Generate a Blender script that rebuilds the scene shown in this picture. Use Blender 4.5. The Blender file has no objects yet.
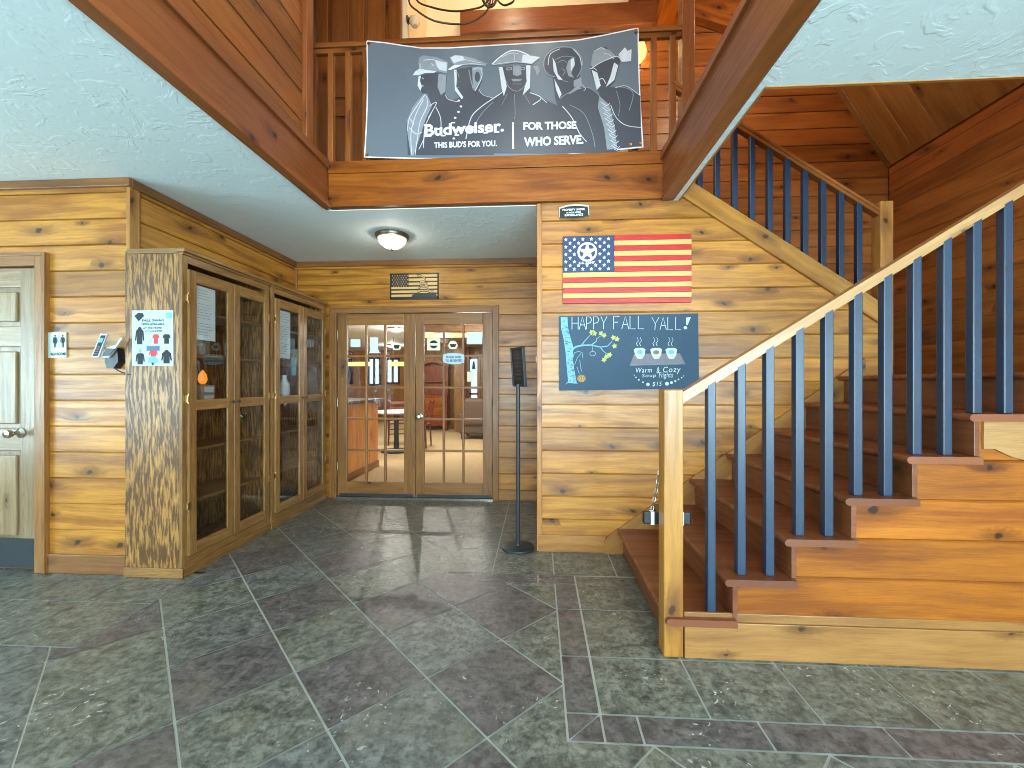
import bpy, bmesh, math, random
from mathutils import Vector, Matrix
R = math.radians
random.seed(7)
C = bpy.context.scene.collection

# ------------------------------------------------------------------ camera
F = 426.0
TPSI = 26.0 / F
CPSI = 1 / math.sqrt(1 + TPSI * TPSI)
SPSI = TPSI * CPSI
CAMH = 1.25
cam_d = bpy.data.cameras.new('camera')
cam_d.sensor_width = 36.0
cam_d.lens = 36.0 * F / 1024.0
cam_d.clip_start = 0.02
cam = bpy.data.objects.new('camera', cam_d)
C.objects.link(cam)
cam.location = (0, 0, CAMH)
cam.rotation_euler = (R(90), 0, math.atan(TPSI))
bpy.context.scene.camera = cam


def at(u, v, X=None, Y=None, Z=None):
    """survey helper: the point of a real plane (X=, Y= or Z=) measured at u, v in the photograph"""
    a = (u - 512) / F
    b = (384 - v) / F
    d = (CPSI * a - SPSI, SPSI * a + CPSI, b)
    if X is not None:
        t = X / d[0]
    elif Y is not None:
        t = Y / d[1]
    else:
        t = (Z - CAMH) / d[2]
    return Vector((d[0] * t, d[1] * t, CAMH + d[2] * t))


# ------------------------------------------------------------------ mesh builder
class MB:
    def __init__(self):
        self.v, self.f, self.uv, self.m, self.r = [], [], [], [], []

    def poly(self, pts, uv=None, mat=0, rnd=0.0):
        b = len(self.v)
        self.v.extend([tuple(p) for p in pts])
        self.f.append(tuple(range(b, b + len(pts))))
        self.uv.append(uv if uv is not None else [(p[0] + p[1] * .31, p[2] + p[1] * .17) for p in pts])
        self.m.append(mat)
        self.r.append(rnd)

    def box(self, x0, x1, y0, y1, z0, z1, g='x', mat=0, rnd=None, M=None):
        if rnd is None:
            rnd = random.random()
        if x1 < x0: x0, x1 = x1, x0
        if y1 < y0: y0, y1 = y1, y0
        if z1 < z0: z0, z1 = z1, z0
        P = [(x0, y0, z0), (x1, y0, z0), (x1, y1, z0), (x0, y1, z0), (x0, y0, z1), (x1, y0, z1), (x1, y1, z1), (x0, y1, z1)]
        b = len(self.v)
        self.v.extend([tuple(M @ Vector(p)) if M else p for p in P])
        gi = 'xyz'.index(g)
        for q, n in (((0, 3, 2, 1), 2), ((4, 5, 6, 7), 2), ((0, 1, 5, 4), 1), ((2, 3, 7, 6), 1), ((1, 2, 6, 5), 0), ((3, 0, 4, 7), 0)):
            self.f.append(tuple(b + i for i in q))
            oth = [i for i in range(3) if i != n]
            if n == gi:
                uv = [(P[i][oth[0]] * .15, P[i][oth[1]]) for i in q]
            else:
                o = [i for i in oth if i != gi][0]
                uv = [(P[i][gi], P[i][o] + P[i][n] * .37) for i in q]
            self.uv.append(uv)
            self.m.append(mat)
            self.r.append(rnd)

    def tube(self, pts, r, n=8, mat=0, closed=False, cap=True):
        pts = [Vector(p) for p in pts]
        N = len(pts)
        rings = []
        prev = None
        for i, p in enumerate(pts):
            if closed:
                t = pts[(i + 1) % N] - pts[i - 1]
            else:
                t = pts[min(i + 1, N - 1)] - pts[max(i - 1, 0)]
            t.normalize()
            if prev is None:
                a = Vector((0, 0, 1)) if abs(t.z) < .9 else Vector((1, 0, 0))
                prev = t.cross(a).normalized()
            else:
                prev = (prev - t * prev.dot(t))
                if prev.length < 1e-6:
                    prev = t.orthogonal()
                prev.normalize()
            b2 = t.cross(prev)
            rr = r[i] if isinstance(r, (list, tuple)) else r
            base = len(self.v)
            for k in range(n):
                an = 2 * math.pi * k / n
                self.v.append(tuple(p + (prev * math.cos(an) + b2 * math.sin(an)) * rr))
            rings.append(base)
        for i in range(N if closed else N - 1):
            a, b = rings[i], rings[(i + 1) % N]
            for k in range(n):
                k2 = (k + 1) % n
                self.f.append((a + k, a + k2, b + k2, b + k))
                self.uv.append([(i * .05, k / n * .1), (i * .05, (k + 1) / n * .1), (i * .05 + .05, (k + 1) / n * .1), (i * .05 + .05, k / n * .1)])
                self.m.append(mat); self.r.append(.3)
        if cap and not closed:
            for a, rev in ((rings[0], True), (rings[-1], False)):
                q = [a + k for k in range(n)]
                if rev: q = q[::-1]
                self.f.append(tuple(q)); self.uv.append([(0, 0)] * n); self.m.append(mat); self.r.append(.3)

    def lathe(self, prof, c, n=24, axis='z', mat=0, M=None):
        """prof: list of (radius, height)"""
        c = Vector(c)
        rings = []
        for (r, h) in prof:
            b = len(self.v)
            for k in range(n):
                an = 2 * math.pi * k / n
                x, y = r * math.cos(an), r * math.sin(an)
                p = {'z': Vector((x, y, h)), 'x': Vector((h, x, y)), 'y': Vector((x, h, y))}[axis]
                if M: p = M @ p
                self.v.append(tuple(c + p))
            rings.append(b)
        for i in range(len(rings) - 1):
            a, b = rings[i], rings[i + 1]
            for k in range(n):
                k2 = (k + 1) % n
                self.f.append((a + k, a + k2, b + k2, b + k))
                self.uv.append([(k / n, i * .1), ((k + 1) / n, i * .1), ((k + 1) / n, i * .1 + .1), (k / n, i * .1 + .1)])
                self.m.append(mat); self.r.append(.5)
        for a, rev in ((rings[0], True), (rings[-1], False)):
            q = [a + k for k in range(n)]
            if rev: q = q[::-1]
            self.f.append(tuple(q)); self.uv.append([(0, 0)] * n); self.m.append(mat); self.r.append(.5)

    def prism(self, pts, d, g=None, mat=0, rnd=None):
        """pts: planar 3-D outline; d: extrusion vector; g: grain direction"""
        if rnd is None: rnd = random.random()
        pts = [Vector(p) for p in pts]
        d = Vector(d)
        nrm = d.normalized()
        if g is None: g = (pts[1] - pts[0])
        g = Vector(g).normalized()
        w = nrm.cross(g).normalized()
        U = lambda p: (p.dot(g), p.dot(w) + p.dot(nrm) * .37)
        n = len(pts)
        top = [p + d for p in pts]
        self.poly(pts[::-1], [U(p) for p in pts[::-1]], mat, rnd)
        self.poly(top, [U(p) for p in top], mat, rnd)
        for i in range(n):
            j = (i + 1) % n
            q = [pts[i], pts[j], top[j], top[i]]
            self.poly(q, [U(p) for p in q], mat, rnd)

    def mesh2d(self, verts, faces, fn, mat=0):
        b = len(self.v)
        for p in verts:
            self.v.append(tuple(fn(p[0], p[1])))
        for f in faces:
            self.f.append(tuple(b + i for i in f))
            self.uv.append([verts[i] for i in f]); self.m.append(mat); self.r.append(.5)

    def ribbon(self, pts, w, fn, mat=0, w2=None):
        """stroke of width w (tapering to w2) drawn with fn(u, v) -> 3-D"""
        n = len(pts)
        L, Rr = [], []
        for i in range(n):
            a = pts[max(i - 1, 0)]; b = pts[min(i + 1, n - 1)]
            dx, dy = b[0] - a[0], b[1] - a[1]
            l = math.hypot(dx, dy) or 1
            ww = w if w2 is None else w + (w2 - w) * i / (n - 1)
            ox, oy = -dy / l * ww / 2, dx / l * ww / 2
            L.append((pts[i][0] + ox, pts[i][1] + oy)); Rr.append((pts[i][0] - ox, pts[i][1] - oy))
        for i in range(n - 1):
            q = [L[i], L[i + 1], Rr[i + 1], Rr[i]]
            self.poly([fn(*p) for p in q], [tuple(p) for p in q], mat, .5)


ORIG = {}


def build(mb, name, mats, parent=None, local=False, bevel=0.0, seg=2, smooth=False, kind=None, label=None, cat=None, group=None, origin=None, weld=False):
    me = bpy.data.meshes.new(name)
    off = Vector((0, 0, 0))
    if parent is not None and not local:
        off = ORIG[parent]
    elif parent is None and kind != 'structure' and not local:
        if origin is None:
            xs = [p[0] for p in mb.v]; ys = [p[1] for p in mb.v]; zs = [p[2] for p in mb.v]
            origin = Vector(((min(xs) + max(xs)) / 2, (min(ys) + max(ys)) / 2, min(zs)))
        off = Vector(origin)
    me.from_pydata([tuple(Vector(p) - off) for p in mb.v], [], mb.f)
    for m in (mats if isinstance(mats, (list, tuple)) else [mats]):
        me.materials.append(m)
    uvl = me.uv_layers.new(name='UVMap')
    k = 0
    dat = [0.0] * (2 * len(me.loops))
    for p, uv in zip(me.polygons, mb.uv):
        for j, li in enumerate(p.loop_indices):
            dat[2 * li] = uv[j][0]; dat[2 * li + 1] = uv[j][1]
    uvl.data.foreach_set('uv', dat)
    me.polygons.foreach_set('material_index', mb.m)
    at_ = me.attributes.new('rnd', 'FLOAT', 'FACE')
    at_.data.foreach_set('value', mb.r)
    if smooth:
        me.polygons.foreach_set('use_smooth', [True] * len(me.polygons))
    me.update()
    if smooth or weld or bevel:
        bm = bmesh.new(); bm.from_mesh(me)
        if weld:
            bmesh.ops.remove_doubles(bm, verts=bm.verts, dist=1e-5)
        bmesh.ops.recalc_face_normals(bm, faces=bm.faces)
        bm.to_mesh(me); bm.free()
    if smooth:
        try:
            me.set_sharp_from_angle(angle=R(40))
        except Exception:
            pass
    o = bpy.data.objects.new(name, me)
    C.objects.link(o)
    if parent is not None:
        o.parent = parent
        ORIG[o] = ORIG[parent]
    else:
        o.location = off
        ORIG[o] = off
    if bevel:
        md = o.modifiers.new('edge', 'BEVEL'); md.width = bevel; md.segments = seg; md.limit_method = 'ANGLE'; md.angle_limit = R(50)
    tag(o, label, cat, group, kind)
    return o


def tag(o, label=None, cat=None, group=None, kind=None):
    if label: o['label'] = label
    if cat: o['category'] = cat
    if group: o['group'] = group
    if kind: o['kind'] = kind
    return o


def thing(name, label, cat, loc=(0, 0, 0), rz=0, group=None, kind=None):
    o = bpy.data.objects.new(name, None)
    C.objects.link(o)
    o.empty_display_size = .1
    o.location = loc
    o.rotation_euler = (0, 0, rz)
    ORIG[o] = Vector(loc)
    tag(o, label, cat, group, kind)
    return o


def copy_tree(o, parent=None):
    c = o.copy()
    C.objects.link(c)
    c.parent = parent
    for ch in [x for x in bpy.data.objects if x.parent == o]:
        copy_tree(ch, c)
    return c


# ------------------------------------------------------------------ materials
def sr(r, g, b):
    f = lambda c: (c / 255 / 12.92) if c / 255 <= .04045 else ((c / 255 + .055) / 1.055) ** 2.4
    return (f(r), f(g), f(b), 1.0)


class NT:
    def __init__(self, name):
        self.mat = bpy.data.materials.new(name)
        self.mat.use_nodes = True
        self.t = self.mat.node_tree
        self.t.nodes.clear()
        self.out = self.t.nodes.new('ShaderNodeOutputMaterial')

    def n(self, typ, ins=None, **props):
        nd = self.t.nodes.new('ShaderNode' + typ)
        for k, v in props.items():
            setattr(nd, k, v)
        for k, v in (ins or {}).items():
            s = nd.inputs[k]
            if isinstance(v, bpy.types.NodeSocket):
                self.t.links.new(v, s)
            else:
                s.default_value = v
        return nd

    def math(self, op, a, b=0.0, c=0.0, clamp=False):
        return self.n('Math', {0: a, 1: b, 2: c}, operation=op, use_clamp=clamp).outputs[0]

    def mix(self, fac, a, b, blend='MIX'):
        nd = self.n('Mix', None, data_type='RGBA', blend_type=blend)
        for i, v in ((0, fac), (6, a), (7, b)):
            if isinstance(v, bpy.types.NodeSocket):
                self.t.links.new(v, nd.inputs[i])
            else:
                nd.inputs[i].default_value = v
        return nd.outputs[2]

    def ramp(self, fac, p0, p1, a=0.0, b=1.0):
        return self.n('MapRange', {0: fac, 1: p0, 2: p1, 3: a, 4: b}, interpolation_type='SMOOTHSTEP').outputs[0]

    def noise(self, vec, scale=1.0, detail=3.0, rough=.55, dist=0.0, dim='3D'):
        return self.n('TexNoise', {'Vector': vec, 'Scale': scale, 'Detail': detail, 'Roughness': rough, 'Distortion': dist}, noise_dimensions=dim).outputs[0]

    def vec(self, x, y, z=0.0):
        return self.n('CombineXYZ', {0: x, 1: y, 2: z}).outputs[0]

    def finish(self, color, rough=.5, spec=.5, bump=None, bstr=.2, bdist=.01, metal=0.0, coat=0.0, emis=None, estr=0.0):
        p = self.n('BsdfPrincipled', {'Base Color': color, 'Roughness': rough, 'Metallic': metal})
        p.inputs['Specular IOR Level'].default_value = spec
        if coat:
            p.inputs['Coat Weight'].default_value = coat
            p.inputs['Coat Roughness'].default_value = .12
        if emis is not None:
            p.inputs['Emission Color'].default_value = emis
            p.inputs['Emission Strength'].default_value = estr
        if bump is not None:
            bn = self.n('Bump', {'Height': bump, 'Strength': bstr, 'Distance': bdist})
            self.t.links.new(bn.outputs[0], p.inputs['Normal'])
        self.t.links.new(p.outputs[0], self.out.inputs[0])
        return self.mat


def wood(name, light, mid, dark, knots=.6, ring=.35, ringf=30.0, fine=.25, rough=.34, tone=.28, spec=.5, stretch=.5, coat=0.0, gu=2.2, gv=38.0, gw=.42, gs=.16):
    t = NT(name)
    uv = t.n('UVMap', uv_map='UVMap').outputs[0]
    sp = t.n('SeparateXYZ', {0: uv})
    r = t.n('Attribute', attribute_name='rnd').outputs[2]
    u = t.math('MULTIPLY_ADD', r, 37.3, sp.outputs[0])
    v = t.math('MULTIPLY_ADD', r, 91.7, sp.outputs[1])
    wv = t.noise(t.vec(t.math('MULTIPLY', u, 1.1), t.math('MULTIPLY', v, 2.5)), 1.0, 2.0)
    v2 = t.math('MULTIPLY_ADD', wv, .09, v)
    # knots
    wob = t.math('MULTIPLY_ADD', t.noise(t.vec(u, v), 38.0, 2.0), .022, -.011)
    uk, vk = t.math('ADD', u, wob), t.math('SUBTRACT', v, wob)
    vor = t.n('TexVoronoi', {'Vector': t.vec(uk, vk), 'Scale': 3.3, 'Randomness': 1.0}, voronoi_dimensions='2D', feature='F1')
    cs = t.n('SeparateXYZ', {0: vor.outputs['Color']})
    gate = t.math('GREATER_THAN', cs.outputs[0], 1.0 - knots)
    ksz = t.math('MULTIPLY_ADD', cs.outputs[1], .8, .45)
    ps = t.n('SeparateXYZ', {0: vor.outputs['Position']})
    du, dv = t.math('SUBTRACT', uk, ps.outputs[0]), t.math('SUBTRACT', vk, ps.outputs[1])
    hyp = lambda a_, b_: t.math('SQRT', t.math('ADD', t.math('MULTIPLY', a_, a_), t.math('MULTIPLY', b_, b_)))
    slant = t.math('MULTIPLY_ADD', cs.outputs[2], 1.6, -.8)
    du2 = t.math('MULTIPLY', t.math('MULTIPLY_ADD', dv, slant, du), .8)
    d = t.math('DIVIDE', hyp(du2, dv), ksz)
    dl = t.math('DIVIDE', hyp(t.math('MULTIPLY', du2, .42), dv), ksz)
    core = t.math('MULTIPLY', gate, t.ramp(d, .020, .009, 0.0, 1.0))
    halo = t.math('MULTIPLY', gate, t.ramp(dl, .055, .008, 0.0, 1.0))
    v3 = t.math('MULTIPLY_ADD', halo, .035, v2)
    lo = t.noise(t.vec(t.math('MULTIPLY', u, .9 * stretch), t.math('MULTIPLY', v3, 6.0)), 1.0, 2.0, .5)
    rg = t.math('MULTIPLY_ADD', t.math('SINE', t.math('MULTIPLY', lo, ringf * 2)), .5, .5)
    rg = t.math('POWER', rg, 1.6)
    gr = t.ramp(t.noise(t.vec(t.math('MULTIPLY', u, gu), t.math('MULTIPLY', v3, gv)), 1.0, 4.0, .6), .5 - gs, .5 + gs)
    fi = t.ramp(t.noise(t.vec(t.math('MULTIPLY', u, 9.0), t.math('MULTIPLY', v2, 260.0)), 1.0, 2.0), .35, .75)
    bl = t.ramp(t.noise(t.vec(t.math('MULTIPLY', u, 2.0), t.math('MULTIPLY', v, 5.0)), 1.0, 3.0), .35, .7)
    f1 = t.math('ADD', t.math('MULTIPLY', rg, ring), t.math('MULTIPLY', gr, gw))
    f1 = t.math('ADD', f1, t.math('MULTIPLY', bl, .34), clamp=True)
    col = t.mix(f1, light, mid)
    col = t.mix(t.math('MULTIPLY', fi, fine), col, dark)
    kd = tuple(c * .35 for c in dark[:3]) + (1.0,)
    col = t.mix(t.math('MULTIPLY', halo, .62), col, dark)
    col = t.mix(t.math('MULTIPLY', core, .9), col, kd)
    tn = t.math('MULTIPLY_ADD', t.n('TexWhiteNoise', {'W': r}, noise_dimensions='1D').outputs[0], tone, 1.0 - tone / 2)
    col = t.mix(1.0, col, t.vec(tn, tn, tn), 'MULTIPLY')
    rr = t.math('MULTIPLY_ADD', gr, .12, rough - .04)
    h = t.math('SUBTRACT', t.math('MULTIPLY', gr, -.5), t.math('MULTIPLY', fi, .5))
    return t.finish(col, rr, spec, h, .12, .003, coat=coat)


def plain(name, c, rough=.5, metal=0.0, spec=.5, var=.06, scale=30.0, emis=None, estr=0.0, bstr=.0):
    t = NT(name)
    tc = t.n('TexCoord').outputs['Object']
    ns = t.noise(tc, scale, 3.0)
    a = tuple(max(0, x * (1 - var)) for x in c[:3]) + (1,)
    b = tuple(min(1, x * (1 + var)) for x in c[:3]) + (1,)
    col = t.mix(ns, a, b)
    return t.finish(col, rough, spec, ns if bstr else None, bstr, .004, metal, emis=emis, estr=estr)


def glassy(name, tint=(1, 1, 1, 1), gl=1.0, rough=.015):
    t = NT(name)
    tr = t.n('BsdfTransparent', {0: tint})
    g = t.n('BsdfGlossy', {'Color': (1, 1, 1, 1), 'Roughness': rough})
    fr = t.n('Fresnel', {'IOR': 1.5})
    front = t.math('SUBTRACT', 1.0, t.n('NewGeometry').outputs['Backfacing'])
    m = t.n('MixShader', {0: t.math('MULTIPLY', t.math('MULTIPLY', fr.outputs[0], gl, clamp=True), front), 1: tr.outputs[0], 2: g.outputs[0]})
    t.t.links.new(m.outputs[0], t.out.inputs[0])
    return t.mat


M = {}
M['pine'] = wood('honey_pine', sr(201, 137, 50), sr(147, 88, 26), sr(80, 41, 9), knots=.66, ring=.52, ringf=11.0, tone=.36, coat=.06, rough=.34, gw=.52)
M['pine_trim'] = wood('pine_trim', sr(182, 126, 62), sr(142, 88, 38), sr(90, 50, 20), knots=.3, ringf=11.0)
M['pine_crown'] = wood('brown_trim', sr(140, 92, 48), sr(106, 66, 32), sr(66, 38, 16), knots=.15, ringf=11.0)
M['pine_rail'] = wood('rail_pine', sr(184, 138, 88), sr(150, 104, 60), sr(98, 62, 32), knots=.1, ringf=11.0, rough=.3, coat=.1)
M['pine_post'] = wood('post_pine', sr(180, 126, 52), sr(140, 88, 30), sr(82, 44, 14), knots=.4, ring=.45, ringf=11.0)
M['pine_orange'] = wood('orange_pine', sr(172, 98, 24), sr(130, 66, 11), sr(70, 31, 6), knots=.5, ring=.5, ringf=11.0, tone=.3, rough=.46, spec=.3, gw=.5)
M['pine_shaded'] = wood('shaded_pine', sr(156, 92, 40), sr(116, 62, 22), sr(72, 35, 11), knots=.55, ring=.46, ringf=11.0, tone=.34)  # same pine, with the upper stair's shade put into a darker, redder colour
M['beam'] = wood('stained_beam', sr(146, 86, 46), sr(118, 64, 31), sr(80, 40, 18), knots=.12, ring=.2)
M['tread'] = wood('stained_tread', sr(128, 72, 40), sr(98, 50, 27), sr(62, 30, 15), knots=.15, rough=.36)
M['oak'] = wood('oak', sr(166, 122, 68), sr(124, 84, 42), sr(70, 44, 20), knots=0.0, fine=.6, ring=.35)
M['oak_ply'] = wood('oak_plywood', sr(184, 132, 68), sr(92, 58, 25), sr(46, 28, 11), knots=0.0, ring=.2, ringf=26.0, fine=.45, stretch=1.6, gu=8.0, gv=62.0, gw=.95, gs=.09)
M['door_wood'] = wood('fir_door', sr(160, 110, 58), sr(124, 80, 40), sr(78, 48, 24), knots=.03, ring=.35)
M['door_grey'] = wood('birch_door', sr(160, 136, 104), sr(128, 102, 72), sr(90, 68, 44), knots=.02, ring=.3, rough=.3, coat=.08)
M['bar_pine'] = wood('bar_pine', sr(242, 170, 88), sr(216, 134, 58), sr(160, 84, 28), knots=.3, ring=.4, ringf=11.0)
M['red_wood'] = wood('cherry', sr(150, 74, 44), sr(112, 46, 26), sr(66, 24, 14), knots=0.0)
M['blue'] = plain('navy_paint', sr(28, 46, 68), .36, var=.14, scale=18)
M['black'] = plain('black_metal', sr(38, 42, 46), .42, var=.1)
M['black_plastic'] = plain('black_plastic', sr(26, 28, 32), .35)
M['kick'] = plain('rubber_black', sr(44, 50, 54), .5)
M['chrome'] = plain('satin_nickel', sr(196, 190, 180), .22, 1.0)
M['brass'] = plain('aged_brass', sr(200, 166, 104), .28, 1.0)
M['bronze'] = plain('bronze_ring', sr(110, 96, 80), .35, .8)
M['silver'] = plain('silver_plastic', sr(180, 180, 178), .3)
M['paper'] = plain('white_paper', sr(226, 236, 240), .8, var=.03)
M['paper_cream'] = plain('cream_paper', sr(232, 224, 196), .8, var=.03)
M['paper_line'] = plain('grey_print', sr(150, 160, 170), .8)
M['white'] = plain('white_paint', sr(238, 240, 240), .5, var=.02)
M['ink'] = plain('dark_print', sr(34, 38, 44), .7)
M['chain'] = plain('chain_steel', sr(190, 186, 170), .3, .9)
M['glass'] = glassy('pane_glass', (.96, .97, .97, 1), 1.0)
M['glass_cab'] = glassy('cabinet_glass', (.86, .87, .87, 1), 1.15)
M['cream'] = plain('cream_plaster', sr(244, 224, 184), .85, var=.03, scale=3, bstr=.1)
M['iron'] = plain('wrought_iron', sr(70, 48, 34), .5, .4)
M['flag_red'] = wood('red_stain', sr(196, 34, 28), sr(174, 22, 20), sr(120, 16, 16), knots=0, ring=.2, tone=.1)
M['flag_cream'] = wood('bare_pine_stripe', sr(226, 180, 110), sr(208, 158, 84), sr(170, 118, 58), knots=.05, ring=.25, tone=.1)
M['flag_blue'] = plain('canton_blue', sr(24, 52, 92), .5, var=.15, scale=10)
M['chalkboard'] = plain('chalkboard_slate', sr(30, 62, 86), .6, var=.22, scale=4)
M['chalk'] = plain('white_chalk', sr(188, 208, 212), .9, var=.1, scale=90)
M['chalk_blue'] = plain('pale_blue_chalk', sr(122, 172, 188), .9, var=.25, scale=70)
M['chalk_yellow'] = plain('yellow_chalk', sr(184, 186, 110), .9, var=.2, scale=60)
M['chalk_brown'] = plain('brown_chalk', sr(150, 108, 84), .9, var=.2, scale=40)
M['chalk_grey'] = plain('grey_chalk', sr(126, 120, 128), .9, var=.2, scale=40)
M['banner'] = plain('banner_vinyl', sr(104, 117, 128), .36, var=.07, scale=2)
M['banner_dark'] = plain('banner_ink_dark', sr(70, 77, 87), .36, var=.06, scale=3)
M['banner_mid'] = plain('banner_ink_mid', sr(140, 150, 160), .4, var=.2, scale=24)
M['banner_light'] = plain('banner_ink_light', sr(204, 212, 220), .4, var=.14, scale=30)
M['banner_white'] = plain('banner_ink_white', sr(232, 238, 242), .45, var=.02)


def mk_plaster(name, c, bs=.35):
    t = NT(name)
    p = t.n('TexCoord').outputs['Object']
    n1 = t.noise(p, 6.0, 3.0, .55, 1.2)
    n2 = t.noise(p, 22.0, 2.0, .5, .6)
    h = t.math('ADD', t.ramp(n1, .52, .60), t.math('MULTIPLY', t.ramp(n2, .55, .7), .4))
    col = t.mix(n1, tuple(x * .96 for x in c[:3]) + (1,), c)
    return t.finish(col, .75, .3, h, bs, .0025)


M['plaster'] = mk_plaster('troweled_plaster', sr(224, 238, 240))
M['plaster_far'] = mk_plaster('panel_ceiling', sr(206, 206, 200), .1)


def mk_slate():
    t = NT('slate_tile')
    p = t.n('TexCoord').outputs['Object']
    r = t.n('Attribute', attribute_name='rnd').outputs[2]
    off = t.n('VectorMath', {0: p, 1: t.vec(t.math('MULTIPLY', r, 13.0), t.math('MULTIPLY', r, 29.0), 0.0)}, operation='ADD').outputs[0]
    n1 = t.noise(off, 13.0, 8.0, .76, .5)
    n2 = t.noise(off, 34.0, 4.0, .65)
    n3 = t.noise(off, 3.0, 2.0)
    w = r
    green = t.mix(t.ramp(n1, .30, .70), sr(64, 66, 61), sr(138, 139, 126))
    purple = t.mix(t.ramp(n1, .30, .72), sr(66, 63, 63), sr(122, 115, 114))
    grey = t.mix(t.ramp(n1, .30, .70), sr(64, 67, 66), sr(130, 132, 127))
    col = t.mix(t.ramp(w, .44, .48), green, grey)
    col = t.mix(t.ramp(w, .66, .70), col, purple)
    col = t.mix(t.math('MULTIPLY', t.ramp(n2, .44, .68), .68), col, sr(46, 47, 44))
    col = t.mix(t.math('MULTIPLY', t.ramp(n3, .55, .75), .3), col, sr(120, 112, 92))
    # chips and paint specks
    sc = t.noise(off, 46.0, 2.0, .5, .8)
    zone = t.ramp(t.noise(p, 2.3, 2.0), .53, .60)
    speck = t.math('MULTIPLY', t.ramp(sc, .655, .69), zone)
    col = t.mix(t.math('MULTIPLY', speck, .8), col, sr(206, 206, 196))
    rr = t.math('MULTIPLY_ADD', n2, .25, .22)
    h = t.math('ADD', n1, t.math('MULTIPLY', n2, .35))
    return t.finish(col, rr, .5, h, .35, .006)


M['slate'] = mk_slate()


def lit_glass(name, col, strength, clear):
    t = NT(name)
    e = t.n('Emission', {'Color': col, 'Strength': strength})
    tr = t.n('BsdfTransparent', {0: (1, 1, 1, 1)})
    m = t.n('MixShader', {0: clear, 1: e.outputs[0], 2: tr.outputs[0]})
    t.t.links.new(m.outputs[0], t.out.inputs[0])
    return t.mat
M['grout'] = plain('grout', sr(180, 182, 174), .8)
M['pine_base'] = wood('base_pine', sr(160, 112, 60), sr(126, 82, 40), sr(80, 46, 20), knots=.4, ring=.45, ringf=11.0)
M['carpet'] = plain('tan_carpet', sr(206, 182, 138), .9, var=.14, scale=14)


# ------------------------------------------------------------------ plank walls
def clip(poly, ax, val, keep_gt):
    out = []
    n = len(poly)
    for i in range(n):
        a, b = poly[i], poly[(i + 1) % n]
        ia = (a[ax] >= val) if keep_gt else (a[ax] <= val)
        ib = (b[ax] >= val) if keep_gt else (b[ax] <= val)
        if ia: out.append(a)
        if ia != ib:
            tt = (val - a[ax]) / (b[ax] - a[ax])
            out.append((a[0] + (b[0] - a[0]) * tt, a[1] + (b[1] - a[1]) * tt))
    return out


def rect(x0, x1, y0, y1):
    return [(x0, y0), (x1, y0), (x1, y1), (x0, y1)]


def planks(mb, polys, fn, rh=.171, v0=0.0, d=.018, c=.009, back=.06, seed=0, mat=0, joints=None):
    """tongue-and-groove boards covering convex polygons given in wall coordinates (u along the boards, v across)"""
    for poly in polys:
        vmin = min(p[1] for p in poly); vmax = max(p[1] for p in poly)
        i0 = int(math.floor((vmin - v0) / rh)); i1 = int(math.ceil((vmax - v0) / rh))
        for i in range(i0, i1):
            a, b = v0 + i * rh, v0 + (i + 1) * rh
            rn = random.Random(seed * 1000 + i).random()
            gp, c2 = .0012, .004
            for lo, hi in ((a + gp, a + c2), (a + c2, b - c), (b - c, b - gp)):
                q = clip(clip(poly, 1, lo, True), 1, hi, False) if poly else []
                if len(q) < 3: continue
                area = sum(q[k][0] * q[(k + 1) % len(q)][1] - q[(k + 1) % len(q)][0] * q[k][1] for k in range(len(q)))
                if abs(area) < 1e-7: continue
                off = lambda p: d - max(0.0, c2 - (p[1] - a), c - (b - p[1]))
                mb.poly([fn(p[0], p[1], off(p)) for p in q], [(p[0], p[1]) for p in q], mat, rn)
        if back:
            F_ = [fn(p[0], p[1], 0.004) for p in poly]
            B_ = [fn(p[0], p[1], -back) for p in poly]
            n = len(poly)
            mb.poly(F_, [(p[0], p[1]) for p in poly], mat, .5)
            mb.poly(B_[::-1], [(p[0], p[1]) for p in poly[::-1]], mat, .5)
            for k in range(n):
                j = (k + 1) % n
                pa, pb = poly[k], poly[j]
                q = [fn(pa[0], pa[1], d - c), fn(pb[0], pb[1], d - c), fn(pb[0], pb[1], -back), fn(pa[0], pa[1], -back)]
                mb.poly(q, [(pa[0], pa[1]), (pb[0], pb[1]), (pb[0], pb[1] + .02), (pa[0], pa[1] + .02)], mat, .5)


# ------------------------------------------------------------------ lettering
_tc = {}


def text2d(s, bold=0.0, shear=0.0, space=1.0):
    key = (s, bold, shear, space)
    if key in _tc: return _tc[key]
    cu = bpy.data.curves.new('t', 'FONT')
    cu.body = s; cu.size = 1.0; cu.offset = bold; cu.shear = shear; cu.space_character = space
    cu.resolution_u = 3
    ob = bpy.data.objects.new('t', cu)
    C.objects.link(ob)
    dg = bpy.context.evaluated_depsgraph_get()
    ev = ob.evaluated_get(dg)
    me = ev.to_mesh()
    vs = [(v.co.x, v.co.y) for v in me.vertices]
    fs = [tuple(p.vertices) for p in me.polygons]
    ev.to_mesh_clear()
    bpy.data.objects.remove(ob); bpy.data.curves.remove(cu)
    x0 = min(p[0] for p in vs); x1 = max(p[0] for p in vs); y0 = min(p[1] for p in vs); y1 = max(p[1] for p in vs)
    vs = [((p[0] - x0) / (x1 - x0), (p[1] - y0) / (y1 - y0)) for p in vs]
    _tc[key] = (vs, fs)
    return vs, fs


def text_on(mb, s, bl, br, tl, fn, mat=0, **kw):
    """letters filling the parallelogram with corners bl, br, tl (drawn through fn)"""
    vs, fs = text2d(s, **kw)
    mb.mesh2d([(bl[0] + (br[0] - bl[0]) * x + (tl[0] - bl[0]) * y, bl[1] + (br[1] - bl[1]) * x + (tl[1] - bl[1]) * y) for x, y in vs], fs, fn, mat)


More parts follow.
